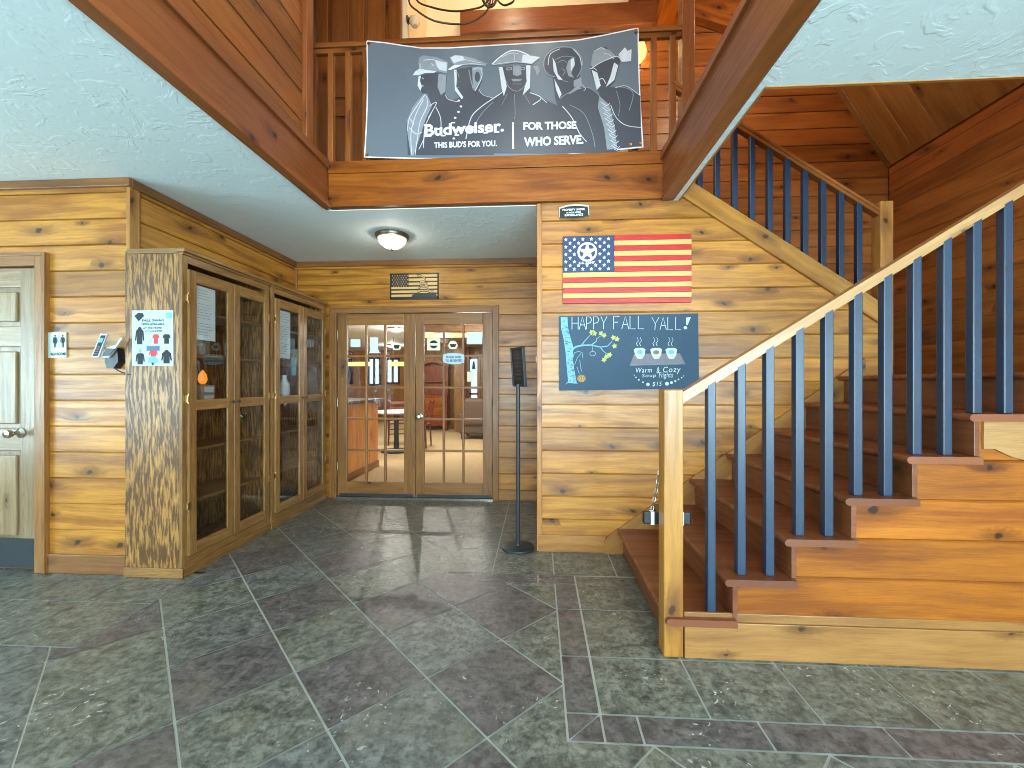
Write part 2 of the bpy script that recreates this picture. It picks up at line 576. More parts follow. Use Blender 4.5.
def circ(cx, cy, rx, ry=None, n=18):
    ry = rx if ry is None else ry
    return [(cx + rx * math.cos(2 * math.pi * k / n), cy + ry * math.sin(2 * math.pi * k / n)) for k in range(n)]


def star(cx, cy, r, inner=.42, rot=0.0):
    return [(cx + (r if k % 2 == 0 else r * inner) * math.sin(rot + math.pi * k / 5), cy - (r if k % 2 == 0 else r * inner) * math.cos(rot + math.pi * k / 5)) for k in range(10)]


def shape_d(mb, pts, fn, mat=0, step=5.0):
    """printed shape that follows curved cloth"""
    bm = bmesh.new()
    bm.faces.new([bm.verts.new((p[0], p[1], 0)) for p in pts])
    bmesh.ops.triangulate(bm, faces=bm.faces[:])
    for _ in range(7):
        e = [x for x in bm.edges if x.calc_length() > step]
        if not e: break
        bmesh.ops.subdivide_edges(bm, edges=e, cuts=1)
        bmesh.ops.triangulate(bm, faces=bm.faces[:])
    bm.verts.index_update()
    mb.mesh2d([(v.co.x, v.co.y) for v in bm.verts], [tuple(v.index for v in f.verts) for f in bm.faces], fn, mat)
    bm.free()


def shape(mb, pts, fn, mat=0):
    mb.poly([fn(*p) for p in pts], [tuple(p) for p in pts], mat, .5)

# ================================================================== THE SETTING
CEIL = 2.60
UP = 2.94          # upper floor level
YB = 4.57          # wall with the french doors
YC = 3.20          # wall with the flag
YL = 2.64          # wall with the left door
XL = -2.68
XS, YS = 3.51, 4.50  # far corner of the stair well

# ---- floor: slate tiles laid diagonally, with a straight border round the stair
g = MB()
g.poly([(-6, -4, -.004), (5, -4, -.004), (5, 4.62, -.004), (-6, 4.62, -.004)], mat=1)
G = .0043


def tile(poly, rn):
    if len(poly) >= 3:
        a = sum(poly[k][0] * poly[(k + 1) % len(poly)][1] - poly[(k + 1) % len(poly)][0] * poly[k][1] for k in range(len(poly)))
        if abs(a) > 1e-5:
            g.poly([(p[0], p[1], 0.0) for p in poly], [tuple(p) for p in poly], 0, rn)


def cliprect(poly, x0, x1, y0, y1):
    for ax, val, gt in ((0, x0, True), (0, x1, False), (1, y0, True), (1, y1, False)):
        poly = clip(poly, ax, val, gt)
        if not poly: return poly
    return poly


def hsh(*a):
    return random.Random(str(a)).random()


S = .4105
ox, oy = -.180, 2.076
q2 = math.sqrt(.5)


PURPLE = set()
for u_, v_ in ((383, 673), (496, 687), (506, 612), (232, 673), (403, 608), (116, 757), (488, 757), (300, 590), (250, 570), (105, 640), (445, 575), (350, 560)):
    p_ = at(u_, v_, Z=0)
    PURPLE.add((math.floor(((p_.x - ox) + (p_.y - oy)) * q2 / S), math.floor(((p_.y - oy) - (p_.x - ox)) * q2 / S)))


def diag_field(x0, x1, y0, y1):
    for i in range(-26, 27):
        for j in range(-26, 27):
            c = []
            for du, dv in ((0, 0), (1, 0), (1, 1), (0, 1)):
                uu = (i + du) * S + (G if du == 0 else -G)
                vv = (j + dv) * S + (G if dv == 0 else -G)
                c.append((ox + (uu - vv) * q2, oy + (uu + vv) * q2))
            if max(p[0] for p in c) < x0 or min(p[0] for p in c) > x1 or max(p[1] for p in c) < y0 or min(p[1] for p in c) > y1: continue
            tile(cliprect(c, x0, x1, y0, y1), .75 + .25 * hsh('d', i, j) if (i, j) in PURPLE else .64 * hsh('d', i, j))


def axis_field(x0, x1, y0, y1, gx, gy, sx=.408, sy=.41):
    i = math.floor((x0 - gx) / sx)
    while gx + i * sx < x1 - 1e-6:
        j = math.floor((y0 - gy) / sy)
        while gy + j * sy < y1 - 1e-6:
            c = rect(max(gx + i * sx, x0) + G, min(gx + (i + 1) * sx, x1) - G, max(gy + j * sy, y0) + G, min(gy + (j + 1) * sy, y1) - G)
            if c[1][0] - c[0][0] > .012 and c[2][1] - c[1][1] > .012:
                tile(c, .75 + .25 * hsh('a', i, j, gx) if min(sx, sy) < .2 else .66 * hsh('a', i, j, gx))
            j += 1
        i += 1


diag_field(-6, .105 - G, -4, 1.885)
diag_field(-2.2 + G, .105 - G, 1.885, 2.68)
diag_field(-2.72, -.6, 2.68, 4.6)
diag_field(.105 - G, 5, -4, 1.50 - G)
axis_field(-6, -2.2, 1.885 + G, 2.72, -2.2, 1.885)
axis_field(.235, 5, 1.63, 2.80, .237, 1.562)
axis_field(-.6, .7, 2.80, 4.6, .105, 2.80)
axis_field(.235, 5, 1.50, 1.63, .37, 1.50, .44, .13)
axis_field(.105, .235, 1.63, 2.68, .105, 1.97 - .41, .13, .41)
axis_field(-.6, .235, 2.68, 2.80, .0, 2.68, .41, .12)
tile([(.105 + G, 1.5 + 2 * G), (.235 - 2 * G, 1.63 - G), (.105 + G, 1.63 - G)], .86)
tile([(.105 + 2 * G, 1.5 + G), (.235 - G, 1.5 + G), (.235 - G, 1.63 - 2 * G)], .9)
tag(build(g, 'floor', [M['slate'], M['grout']], kind='structure'), 'grey green and purple slate tile floor laid diagonally with straight border')

# ---- ceiling of the lobby, plastered, cut out round the two wells
g = MB()
T1 = UP
for x0, x1, y0, y1 in ((-6, XL, -4, YL + .05), (XL, -1.64, -4, YB + .05), (-1.64, .996, -4, -.5), (-1.64, .02, YC + .03, YB + .05), (.996, 5, -4, 2.0), (.996, 1.03, 2.0, YC)):
    g.box(x0, x1, y0, y1, CEIL, T1, 'x')
tag(build(g, 'ceiling', M['plaster'], kind='structure'), 'pale troweled plaster ceiling around the open well')

# ---- lobby walls
g = MB()
planks(g, [rect(-6, -4.30, 0, CEIL), rect(-3.30, XL, 0, CEIL), rect(-4.30, -3.30, 2.07, CEIL)], lambda u, v, o: (u, YL + .018 - o, v), rh=.1715, v0=.115, seed=1)
tag(build(g, 'wall_left', M['pine'], kind='structure'), 'honey pine plank wall around the restroom door')
g = MB()
planks(g, [rect(YL + .03, YB, 0, CEIL)], lambda u, v, o: (XL - .018 + o, u, v), rh=.1715, v0=.115, seed=2)
tag(build(g, 'wall_left_return', M['pine'], kind='structure'), 'honey pine plank wall above the glass cabinets')
g = MB()
planks(g, [rect(XL, -2.25, 0, CEIL), rect(-.46, .03, 0, CEIL), rect(-2.25, -.46, 2.06, CEIL)], lambda u, v, o: (u, YB + .018 - o, v), rh=.1715, v0=.115, seed=3)
tag(build(g, 'wall_back', M['pine'], kind='structure'), 'honey pine plank wall around the glazed double doors')
g = MB()
planks(g, [rect(.02, 1.06, 0, CEIL + .1), [(1.06, 0), (2.44, 0), (2.44, 1.797), (1.06, 2.740)]], lambda u, v, o: (u, YC + .018 - o, v), rh=.1715, v0=.07, seed=4)
tag(build(g, 'wall_center', M['pine'], kind='structure'), 'honey pine plank wall with flag and chalkboard under the upper stair')
g = MB()
planks(g, [rect(YC + .03, YB, 0, CEIL)], lambda u, v, o: (.018 - o, u, v), rh=.1715, v0=.07, seed=5)
tag(build(g, 'wall_center_side', M['pine'], kind='structure'), 'narrow side of the flag wall beside the double doors')
g = MB()
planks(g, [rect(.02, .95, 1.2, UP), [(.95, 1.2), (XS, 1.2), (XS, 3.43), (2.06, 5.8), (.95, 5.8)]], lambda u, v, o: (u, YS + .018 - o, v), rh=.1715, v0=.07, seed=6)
tag(build(g, 'wall_stair_back', M['pine_shaded'], kind='structure'), 'shade-toned pine plank wall behind the upper stair flight')
g = MB()
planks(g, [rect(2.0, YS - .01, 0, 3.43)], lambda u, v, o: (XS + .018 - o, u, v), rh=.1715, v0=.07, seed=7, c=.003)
tag(build(g, 'wall_stair_right', M['pine_shaded'], kind='structure'), 'shade-toned pine plank wall to the right of the stair')
# sloping plank soffit over the stair
sl = Vector((2.06 - XS, 0, 5.8 - 3.43)); sln = sl.length; sd = sl / sln
nr = Vector((-sd.z, 0, sd.x)); nr = nr if nr.z < 0 else -nr
g = MB()
planks(g, [rect(0, sln, 2.0, YS)], lambda u, v, o: Vector((XS, v, 3.43)) + sd * u + nr * o, rh=.26, v0=.02, seed=8, c=.0025)
tag(build(g, 'ceiling_stair_slope', M['pine_base'], kind='structure'), 'sloping pine plank soffit over the stair')

# ---- upper storey shell
g = MB()
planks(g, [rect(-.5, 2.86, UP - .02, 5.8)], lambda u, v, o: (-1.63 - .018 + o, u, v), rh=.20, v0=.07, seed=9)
tag(build(g, 'wall_upper_left', M['pine_shaded'], kind='structure'), 'shade-toned pine plank wall above the left side of the well')
g = MB()
g.box(-1.7, -.75, -.62, -.5, UP, 5.8, 'x'); g.box(.45, 3.6, -.62, -.5, UP, 5.8, 'x'); g.box(-.75, .45, -.62, -.5, UP, 3.3, 'x'); g.box(-.75, .45, -.62, -.5, 5.3, 5.8, 'x')
build(g, 'wall_upper_front', M['cream'], kind='structure')
g = MB()
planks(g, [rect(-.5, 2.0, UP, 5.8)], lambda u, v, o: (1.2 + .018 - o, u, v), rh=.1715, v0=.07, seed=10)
build(g, 'wall_upper_right', M['pine_shaded'], kind='structure')
g = MB()
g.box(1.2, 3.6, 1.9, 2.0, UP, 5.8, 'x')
build(g, 'wall_stair_front', M['pine_shaded'], kind='structure')
g = MB()
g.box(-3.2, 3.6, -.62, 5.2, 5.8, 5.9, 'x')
build(g, 'ceiling_upper', M['pine_shaded'], kind='structure')
g = MB()
g.box(-1.26, 1.0, 4.60, 4.70, UP, 5.8, 'x')
tag(build(g, 'wall_upper_back', M['cream'], kind='structure'), 'cream plaster wall behind the balcony')
g = MB()
g.box(-1.28, -1.22, 3.92, 4.60, UP, 5.8, 'z')
build(g, 'wall_upper_side', M['cream'], kind='structure')
g = MB()
g.box(-3.2, -2.12, 3.86, 3.94, UP, 5.8, 'z'); g.box(-2.12, -1.22, 3.86, 3.94, 5.02, 5.8, 'x')
g.box(-3.2, -3.1, -.6, 3.9, UP, 5.8, 'z')
build(g, 'wall_upper_door', M['pine_shaded'], kind='structure')
g = MB()
g.box(-3.2, .35, YC + .03, 4.62, CEIL + .02, UP, 'x')
g.box(-3.2, -1.66, 2.2, YC + .03, UP - .02, UP, 'x')
build(g, 'floor_upper', M['pine_shaded'], kind='structure')

# fascia below the balcony and the boards lining the well
g = MB()
g.box(-1.60, .955, YC - .035, YC + .03, CEIL + .005, UP - .085, 'x', rnd=.31)
tag(build(g, 'trim_1', M['pine_orange'], kind='structure', bevel=.003), 'wide honey pine fascia board below the balcony')
g = MB()
g.box(-1.60, .955, YC - .045, YC + .05, UP - .085, UP + .006, 'x', rnd=.77)
tag(build(g, 'trim_2', M['pine_orange'], kind='structure', bevel=.003), 'pine cap board under the balcony balusters')
g = MB()
g.box(-1.64, -1.605, -.5, YC, CEIL - .004, UP - .03, 'y', rnd=.2)
g.box(-1.64, -1.57, -.5, YC - .045, CEIL - .012, CEIL + .03, 'y', rnd=.5)
g.box(-1.64, -1.585, -.5, YC - .045, UP - .05, UP + .01, 'y', rnd=.7)
tag(build(g, 'trim_3', M['beam'], kind='structure', bevel=.004), 'stained board lining the left edge of the well')
g = MB()
g.box(.905, .985, -.5, YC - .002, CEIL - .002, UP - .03, 'y', rnd=.3)
g.box(.885, .99, -.5, YC - .045, UP - .06, UP - .01, 'y', rnd=.6)
g.box(.898, .990, -.5, YC - .045, CEIL - .004, CEIL + .03, 'y', rnd=.8)
tag(build(g, 'trim_4', M['beam'], kind='structure', bevel=.004), 'stained beam along the right edge of the well')
g = MB()
g.box(-1.64, .99, -.53, -.49, CEIL, UP, 'x')
build(g, 'trim_5', M['beam'], kind='structure')
g = MB()
g.box(1.03, 1.040, 2.0, YC, CEIL - .003, UP, 'y'); g.box(1.03, XS, 2.0, 2.014, CEIL - .004, CEIL + .01, 'x')
tag(build(g, 'trim_6', M['pine_trim'], kind='structure'), 'thin pine edging around the stair opening')
# posts and rafters upstairs
g = MB()
g.box(1.06, 1.15, YC + .0, YC + .10, UP - .3, 5.8, 'z')
tag(build(g, 'trim_7', M['beam'], kind='structure', bevel=.004), 'dark stained post at the right end of the balcony')
g = MB()
g.box(-1.69, -1.60, 2.86, 2.95, UP - .03, 5.8, 'z')
tag(build(g, 'trim_8', M['beam'], kind='structure', bevel=.004), 'stained post at the left end of the balcony')
g = MB()
a, b = at(461, 20, Y=4.52), at(656, 20, Y=4.52)
g.box(a.x, b.x, 4.46, 4.60, at(500, 34, Y=4.5).z, at(500, 12, Y=4.5).z, 'x')
tag(build(g, 'trim_9', M['beam'], kind='structure', bevel=.004), 'horizontal pine header on the cream upper wall')
g = MB()
g.box(1.215, 1.44, YC + .15, 4.49, 4.93, 5.12, 'y')
tag(build(g, 'trim_10', M['pine_orange'], kind='structure', bevel=.004), 'pine rafter lit by the upper wall lamp')
g = MB()
p = [at(697, 3, Y=4.40), at(752, 22, Y=4.40), at(752, 34, Y=4.40), at(690, 14, Y=4.40)]
g.prism(p, (0, .09, 0), g=(p[1] - p[0]))
tag(build(g, 'trim_11', M['pine_shaded'], kind='structure'), 'slanting pine brace above the right stair wall')

# crown and corner trim of the lobby
def crown(n, pts, label, mat='pine_trim'):
    g = MB()
    g.box(*pts)
    tag(build(g, n, M[mat], kind='structure', bevel=.004), label)


crown('trim_12', (-6, XL + .02, YL - .022, YL, CEIL - .055, CEIL, 'x'), 'pine crown strip above the restroom door wall', 'pine_crown')
crown('trim_13', (XL, XL + .022, YL, YB, CEIL - .06, CEIL, 'y'), 'pine crown strip above the glass cabinets', 'pine_crown')
crown('trim_14', (XL, 0, YB - .022, YB, CEIL - .06, CEIL, 'x'), 'pine crown strip above the double doors', 'pine_crown')
crown('trim_15', (XL - .012, XL + .014, YL - .010, YL + .062, 0, CEIL - .057, 'z'), 'pine corner strip beside the glass cabinet')
crown('trim_16', (XL, XL + .02, YB - .02, YB, 0, CEIL - .06, 'z'), 'pine corner strip in the far left corner')
crown('trim_17', (-.008, .03, YC - .012, YC + .03, 0, CEIL, 'z'), 'pine corner strip at the end of the flag wall')
crown('baseboard_left', (-3.24, XL - .012, YL - .018, YL, 0, .125, 'x'), 'brown baseboard left of the glass cabinet', 'pine_crown')
crown('baseboard_center', (.0, .50, YC - .018, YC, 0, .125, 'x'), 'pine baseboard under the flag wall')
crown('baseboard_back', (-.43, 0, YB - .016, YB, 0, .10, 'x'), 'pine baseboard right of the double doors')
crown('baseboard_stair_right', (XS - .02, XS, 2.0, YS, 1.30, 1.595, 'y'), 'wide baseboard at the stair landing', 'pine_shaded')
crown('baseboard_stair_back', (2.2, XS - .02, YS - .02, YS, 1.30, 1.595, 'x'), 'wide baseboard at the back of the stair landing', 'pine_shaded')

# ---- rear half of the lobby, where the daylight comes in
g = MB()
ry = -3.9
WIN = [(-1.15, .65), (1.0, 2.8), (3.0, 4.7)]
WINL = [(-3.3, -1.5), (-.9, 1.5)]
xs = [-6] + [e for w in WIN for e in w] + [5]
for i in range(0, len(xs), 2):
    g.box(xs[i], xs[i + 1], ry - .1, ry, 0, CEIL, 'z')
for a, b in WIN:
    g.box(a, b, ry - .1, ry, 0, .35, 'x'); g.box(a, b, ry - .1, ry, 2.35, CEIL, 'x')
build(g, 'wall_rear', M['pine'], kind='structure')
g = MB(); ys_ = [-4] + [e for w in WINL for e in w] + [YL + .1]
for i in range(0, len(ys_), 2): g.box(-6.1, -6, ys_[i], ys_[i + 1], 0, CEIL, 'z')
for a, b in WINL: g.box(-6.1, -6, a, b, 0, .35, 'y'); g.box(-6.1, -6, a, b, 2.35, CEIL, 'y')
build(g, 'wall_far_left', M['pine'], kind='structure')
g = MB(); g.box(5, 5.1, -4, 2.1, 0, CEIL, 'y'); build(g, 'wall_far_right', M['pine'], kind='structure')
g = MB(); g.box(XS, 5, 2.0, 2.1, 0, CEIL, 'x'); build(g, 'wall_right', M['pine'], kind='structure')
for i, (a, b) in enumerate(WIN):
    w = thing('window_%d' % (i + 1), None, None, ((a + b) / 2, ry - .05, .35), kind='structure')
    g = MB()
    for x in (a, (a + b) / 2 - .025, b - .05):
        g.box(x, x + .05, ry - .08, ry - .02, .35, 2.35, 'z')
    for z in (.35, 1.75, 2.30):
        g.box(a, b, ry - .08, ry - .02, z, z + .05, 'x')
    build(g, 'window_frame', M['white'], w)
    g = MB(); g.box(a, b, ry - .053, ry - .047, .37, 2.33, 'x'); build(g, 'window_glass', M['glass'], w)

for i, (a, b) in enumerate(WINL):
    w = thing('window_%d' % (i + 9), None, None, (-6.05, (a + b) / 2, .35), kind='structure')
    g = MB()
    for y in (a, (a + b) / 2 - .025, b - .05): g.box(-6.08, -6.02, y, y + .05, .35, 2.35, 'z')
    for z in (.35, 1.75, 2.30): g.box(-6.08, -6.02, a, b, z, z + .05, 'y')
    build(g, 'window_frame', M['white'], w)
    g = MB(); g.box(-6.053, -6.047, a, b, .37, 2.33, 'y'); build(g, 'window_glass', M['glass'], w)

# ---- left restroom door
g = MB()
for x0, x1, z0, z1, gg in ((-3.325, -3.24, 0, 2.12, 'z'), (-4.36, -4.275, 0, 2.12, 'z'), (-4.275, -3.325, 2.035, 2.12, 'x')):
    g.box(x0, x1, YL - .022, YL + .06, z0, z1, gg)
    if gg == 'z': g.box(x0 + (.062 if x0 > -4 else .0), x0 + (.085 if x0 > -4 else .023), YL - .032, YL - .02, 0, 2.12, 'z')
    else: g.box(-4.337, -3.263, YL - .0318, YL - .0202, 2.0975, 2.1195, 'x')
tag(build(g, 'trim_18', M['door_wood'], kind='structure', bevel=.003), 'wooden casing around the restroom door')
d1 = thing('door_1', 'light panelled wooden door at the left edge with metal knob', None, (-3.8, YL + .03, 0), kind='structure')
g = MB()
g.box(-4.275, -3.33, YL + .028, YL + .05, .012, 2.03, 'z', rnd=.15)
DX0, DX1 = -4.27, -3.335
st = .135
for x0, x1 in ((DX0, DX0 + st), (-3.87, -3.735), (DX1 - st, DX1)):
    g.box(x0, x1, YL + .012, YL + .03, .012, 2.03, 'z')
for z0, z1 in ((.012, .20), (.80, .95), (1.50, 1.64), (1.90, 2.03)):
    g.box(DX0, DX1, YL + .0125, YL + .03, z0, z1, 'x')
build(g, 'door_leaf', M['door_grey'], d1, bevel=.006)
for x0, x1 in ((DX0 + st, -3.87), (-3.735, DX1 - st)):
    for z0, z1 in ((.20, .80), (.95, 1.50), (1.64, 1.90)):
        g = MB(); g.box(x0 + .03, x1 - .03, YL + .014, YL + .03, z0 + .03, z1 - .03, 'z')
        build(g, 'door_panel', M['door_grey'], d1, bevel=.012)
g = MB(); g.box(DX0 + .02, DX1 - .02, YL + .007, YL + .0125, .02, .215, 'x'); build(g, 'kick_plate', M['kick'], d1)
g = MB(); kp = at(19, 433, Y=YL)
g.lathe([(.0, .012), (.032, .012), (.034, .006), (.016, -.005), (.012, -.03), (.022, -.042), (.029, -.058), (.024, -.072), (.0, -.078)], (kp.x, YL + .0, kp.z), 20, 'y')
build(g, 'door_knob', M['chrome'], d1, smooth=True)

# ---- glazed double doors
DL, DR, DT = -2.212, -.484, 2.025
g = MB()
for x0, x1, z0, z1, gg in ((-2.285, -2.212, 0, DT + .075, 'z'), (-.484, -.42, 0, DT + .075, 'z'), (-2.212, -.484, DT, DT + .075, 'x')):
    g.box(x0, x1, YB - .022, YB + .09, z0, z1, gg)
g.box(-2.285, -2.262, YB - .032, YB - .02, 0, DT + .075, 'z'); g.box(-.443, -.42, YB - .032, YB - .02, 0, DT + .075, 'z'); g.box(-2.262, -.443, YB - .0318, YB - .0202, DT + .0525, DT + .0745, 'x')
tag(build(g, 'trim_19', M['door_wood'], kind='structure', bevel=.003), 'wooden casing around the double doors')
g = MB(); g.box(DL, DR, YB - .03, YB + .06, 0, .014, 'x'); tag(build(g, 'trim_20', M['chrome'], kind='structure'), 'metal threshold under the double doors')
d2 = thing('door_2', 'pair of wooden doors with fifteen glass panes each', None, ((DL + DR) / 2, YB + .03, .014), kind='structure')
rows = [.174, .174 + .3455, .174 + .691, .174 + 1.0365, .174 + 1.382, 1.9]
for (x0, x1, g0, g1) in ((DL + .004, -1.340, -2.105, -1.466), (-1.334, DR - .004, -1.242, -.597)):
    g = MB()
    y0, y1 = YB + .012, YB + .05
    g.box(x0, g0, y0, y1, .02, DT - .005, 'z'); g.box(g1, x1, y0, y1, .02, DT - .005, 'z')
    g.box(g0, g1, y0 + .0005, y1, .02, .174, 'x'); g.box(g0, g1, y0 + .0005, y1, 1.9, DT - .005, 'x')
    leaf = build(g, 'door_leaf', M['door_wood'], d2, bevel=.004)
    g = MB()
    for k in (1, 2):
        xm = g0 + (g1 - g0) * k / 3
        g.box(xm - .012, xm + .012, y0 + .004, y1, .174, 1.9, 'z')
    for z in rows[1:5]:
        g.box(g0, g1, y0 + .005, y1, z - .012, z + .012, 'x')
    build(g, 'muntin_grid', M['door_wood'], leaf, bevel=.004)
    g = MB(); g.box(g0, g1, YB + .030, YB + .034, .174, 1.9, 'x'); build(g, 'glass_pane', M['glass'], leaf)
    g = MB(); g.box(x0 + .02, x1 - .02, y0 - .006, y0, .018, .045, 'x'); build(g, 'door_sweep', M['kick'], leaf)
    hx = x0 if x0 < -2 else x1
    for z in (.3, 1.0, 1.75):
        g = MB(); g.tube([(hx, YB + .004, z), (hx, YB + .004, z + .09)], .008, 8); build(g, 'hinge', M['bronze'], leaf)
g = MB(); kp = at(419.5, 416.5, Y=YB)
g.lathe([(.0, .014), (.033, .014), (.034, .006), (.014, -.004), (.012, -.03), (.024, -.042), (.030, -.058), (.024, -.074), (.0, -.08)], (kp.x, YB, kp.z), 20, 'y')
build(g, 'door_knob', M['chrome'], d2, smooth=True)

# ---- upstairs door
d3 = thing('door_3', 'brown panelled door behind the balcony railing', None, (-1.66, 3.88, UP), kind='structure')
g = MB()
ux0, ux1 = -2.07, -1.26
g.box(ux0, ux1, 3.87, 3.90, UP + .01, UP + 2.06, 'z')
for x0, x1 in ((ux0, ux0 + .12), (-1.725, -1.605), (ux1 - .12, ux1)):
    g.box(x0, x1, 3.85, 3.875, UP + .01, UP + 2.06, 'z')
for z0, z1 in ((.01, .2), (.8, .95), (1.93, 2.06)):
    g.box(ux0, ux1, 3.8505, 3.875, UP + z0, UP + z1, 'x')
build(g, 'door_leaf', M['pine_shaded'], d3, bevel=.006)
for x0, x1 in ((ux0 + .12, -1.725), (-1.605, ux1 - .12)):
    for z0, z1 in ((.2, .8), (.95, 1.93)):
        g = MB(); g.box(x0 + .025, x1 - .025, 3.853, 3.87, UP + z0 + .025, UP + z1 - .025, 'z'); build(g, 'door_panel', M['pine_shaded'], d3, bevel=.012)
g = MB(); g.box(-2.16, -2.08, 3.835, 3.90, UP, 5.05, 'z'); tag(build(g, 'trim_21', M['beam'], kind='structure', bevel=.003), 'casing left of the upstairs door')

# ================================================================== STAIRS
RISE, RUN = .1865, .258
X1 = .625
YF = 2.0           # open side of the lower flight
LAND = 7 * RISE
stair = thing('staircase', 'reddish brown wooden stair rising right to the landing with pine plank side', 'staircase', (1.3, 2.6, 0))


def nosed(g, x0, x1, y0, y1, z, th=.032, mat=0, left=True):
    """tread board with rounded front edge"""
    n = 6
    prof = []
    r = th / 2
    s = 1 if left else -1
    xe = x0 if left else x1
    for k in range(n + 1):
        an = math.pi / 2 + math.pi * k / n
        prof.append((xe + s * r + s * math.cos(an) * r, z - r + math.sin(an) * r))
    xb = x1 if left else x0
    pts = [(xb, z - th), (xb, z)]
    out = [(p[0], y0, p[1]) for p in pts[1:] + prof + [pts[0]]]
    g.prism(out, (0, y1 - y0, 0), g=(0, 1, 0), mat=mat)


for k in range(1, 8):
    xr = X1 + RUN * (k - 1)
    z = RISE * k
    g = MB(); g.box(xr, xr + .022, YF - .006, YC - .012, RISE * (k - 1), z - .03, 'y'); build(g, 'riser', M['tread'], stair, bevel=.002)
    g = MB()
    if k < 7:
        nosed(g, xr - .045, xr + RUN + .01, YF - .035, YC - .012, z)
    else:
        nosed(g, xr - .045, XS - .02, YF - .035, YC - .012, z)
        g.box(2.46, XS - .02, YC - .012, YS - .02, z - .032, z, 'y')
    build(g, 'tread' if k < 7 else 'landing', M['tread'], stair, weld=True)
cols = []
for k in range(1, 8):
    x0 = X1 + RUN * (k - 1) + .02
    x1 = X1 + RUN * k + .02 if k < 7 else XS - .02
    cols.append(rect(x0, x1, .17, RISE * k - .03) if RISE * k - .03 > .17 else None)
cols = [c for c in cols if c]
g = MB()
planks(g, cols, lambda u, v, o: (u, YF + .018 - o, v), rh=.1785, v0=.2, seed=21, back=.05)
build(g, 'side_panel', M['pine_orange'], stair)
g = MB(); g.box(.668, XS - .02, YF - .012, YF + .01, 0, .165, 'x'); g.box(.668, XS - .02, YF - .004, YF + .01, .165, .205, 'x', rnd=.2)
build(g, 'base_board', M['pine_base'], stair, bevel=.003)
g = MB()
p = [at(984, 417, Y=YF - .01), at(1040, 417, Y=YF - .01), at(1040, 464, Y=YF - .01), at(1012, 457, Y=YF - .01), at(995, 449, Y=YF - .01), at(984, 449, Y=YF - .01)]
g.prism(p, (0, .012, 0), g=(1, 0, 0)); build(g, 'apron_board', M['pine_rail'], stair, bevel=.002)
g = MB()
slp = RISE / RUN
sk = [(.49, 0), (.49, .10), (.56, .16), (X1 + RUN * 6 + .15, .16 + (X1 + RUN * 6 + .15 - .56) * slp), (X1 + RUN * 6 + .15, LAND - .2), (.80, 0)]
g.prism([(x, YC - .028, z) for x, z in sk], (0, .024, 0), g=(1, 0, slp)); build(g, 'skirt_board', M['pine_trim'], stair, bevel=.002)

# lower railing
rail = thing('stair_railing', 'navy baluster railing with pale handrail along the lower stair', 'stair railing', (.62, 2.045, 0))
NEX0, NEX1, NEY0, NEY1 = .575, .663, YF - .012, YF + .076
g = MB(); g.box(NEX0, NEX1, NEY0, NEY1, 0, 1.225, 'z', rnd=.13); build(g, 'newel_post', M['pine_post'], rail, bevel=.005)
RS = .627
ztop = lambda x: 1.317 + RS * (x - .83)
g = MB()
YR = 2.03
for (y0, y1, dz0, dz1) in ((YR - .032, YR + .032, -.020, 0.0), (YR - .025, YR + .025, -.042, -.019), (YR - .018, YR + .018, -.054, -.041)):
    g.prism([(NEX1, y0, ztop(NEX1) + dz0), (2.9, y0, ztop(2.9) + dz0), (2.9, y0, ztop(2.9) + dz1), (NEX1, y0, ztop(NEX1) + dz1)], (0, y1 - y0, 0), g=(1, 0, RS), rnd=.4)
build(g, 'handrail', M['pine_rail'], rail, bevel=.006)
bx = [.798, .932, 1.058, 1.189, 1.316, 1.442, 1.570, 1.694, 1.822, 1.947, 2.076, 2.20, 2.32, 2.44]
for i, x in enumerate(bx):
    k = min(1 + (i + 1) // 2, 7)
    g = MB(); h = .019
    zb = RISE * k
    g.box(x - h, x + h, YR - h, YR + h, zb, ztop(x) - .03, 'z')
    build(g, 'baluster', M['blue'], rail, bevel=.004)

# upper flight behind the flag wall
stair2 = thing('staircase', 'upper stair flight with pine stringer climbing left behind the flag wall', 'staircase', (1.3, 3.9, LAND))
RU = (UP - LAND) / 9
XU = 2.36
for k in range(1, 10):
    xr = XU - RUN * .95 * (k - 1)
    g = MB(); g.box(xr - .022, xr, YC + .10, YS - .02, LAND + RU * (k - 1), LAND + RU * k - .03, 'y'); build(g, 'riser', M['tread'], stair2)
    if k < 9:
        g = MB(); nosed(g, xr - RUN * .95 - .01, xr + .03, YC + .10, YS - .02, LAND + RU * k, left=False); build(g, 'tread', M['tread'], stair2, weld=True)
us = lambda x: 2.676 - .683 * (x - 1.168)
g = MB()
g.prism([(1.04, YC - .026, us(1.04) - .135), (2.44, YC - .026, us(2.44) - .135), (2.44, YC - .026, us(2.44)), (1.04, YC - .026, us(1.04))], (0, .0255, 0), g=(1, 0, -.683), rnd=.9)
g.prism([(1.04, YC - .026, us(1.04) + .001), (2.44, YC - .026, us(2.44) + .001), (2.44, YC - .026, us(2.44) + .014), (1.04, YC - .026, us(1.04) + .014)], (0, .115, 0), g=(1, 0, -.683), rnd=.9)
build(g, 'stringer', M['pine_post'], stair2, bevel=.004)
g = MB()
sk = lambda x: LAND + .30 + (2.5 - x) * .69
g.prism([(2.5, YS - .04, LAND), (2.5, YS - .04, sk(2.5)), (.6, YS - .04, sk(.6)), (.6, YS - .04, sk(.6) - .42)], (0, .02, 0), g=(1, 0, -.69)); build(g, 'skirt_board', M['pine_shaded'], stair2)
rail2 = thing('stair_railing', 'dark navy baluster railing descending right beside the upper stair', 'stair railing', (2.45, 3.24, LAND))
g = MB(); g.box(2.445, 2.533, YC + .0, YC + .088, LAND, 2.56, 'z'); build(g, 'newel_post', M['pine_trim'], rail2, bevel=.005)
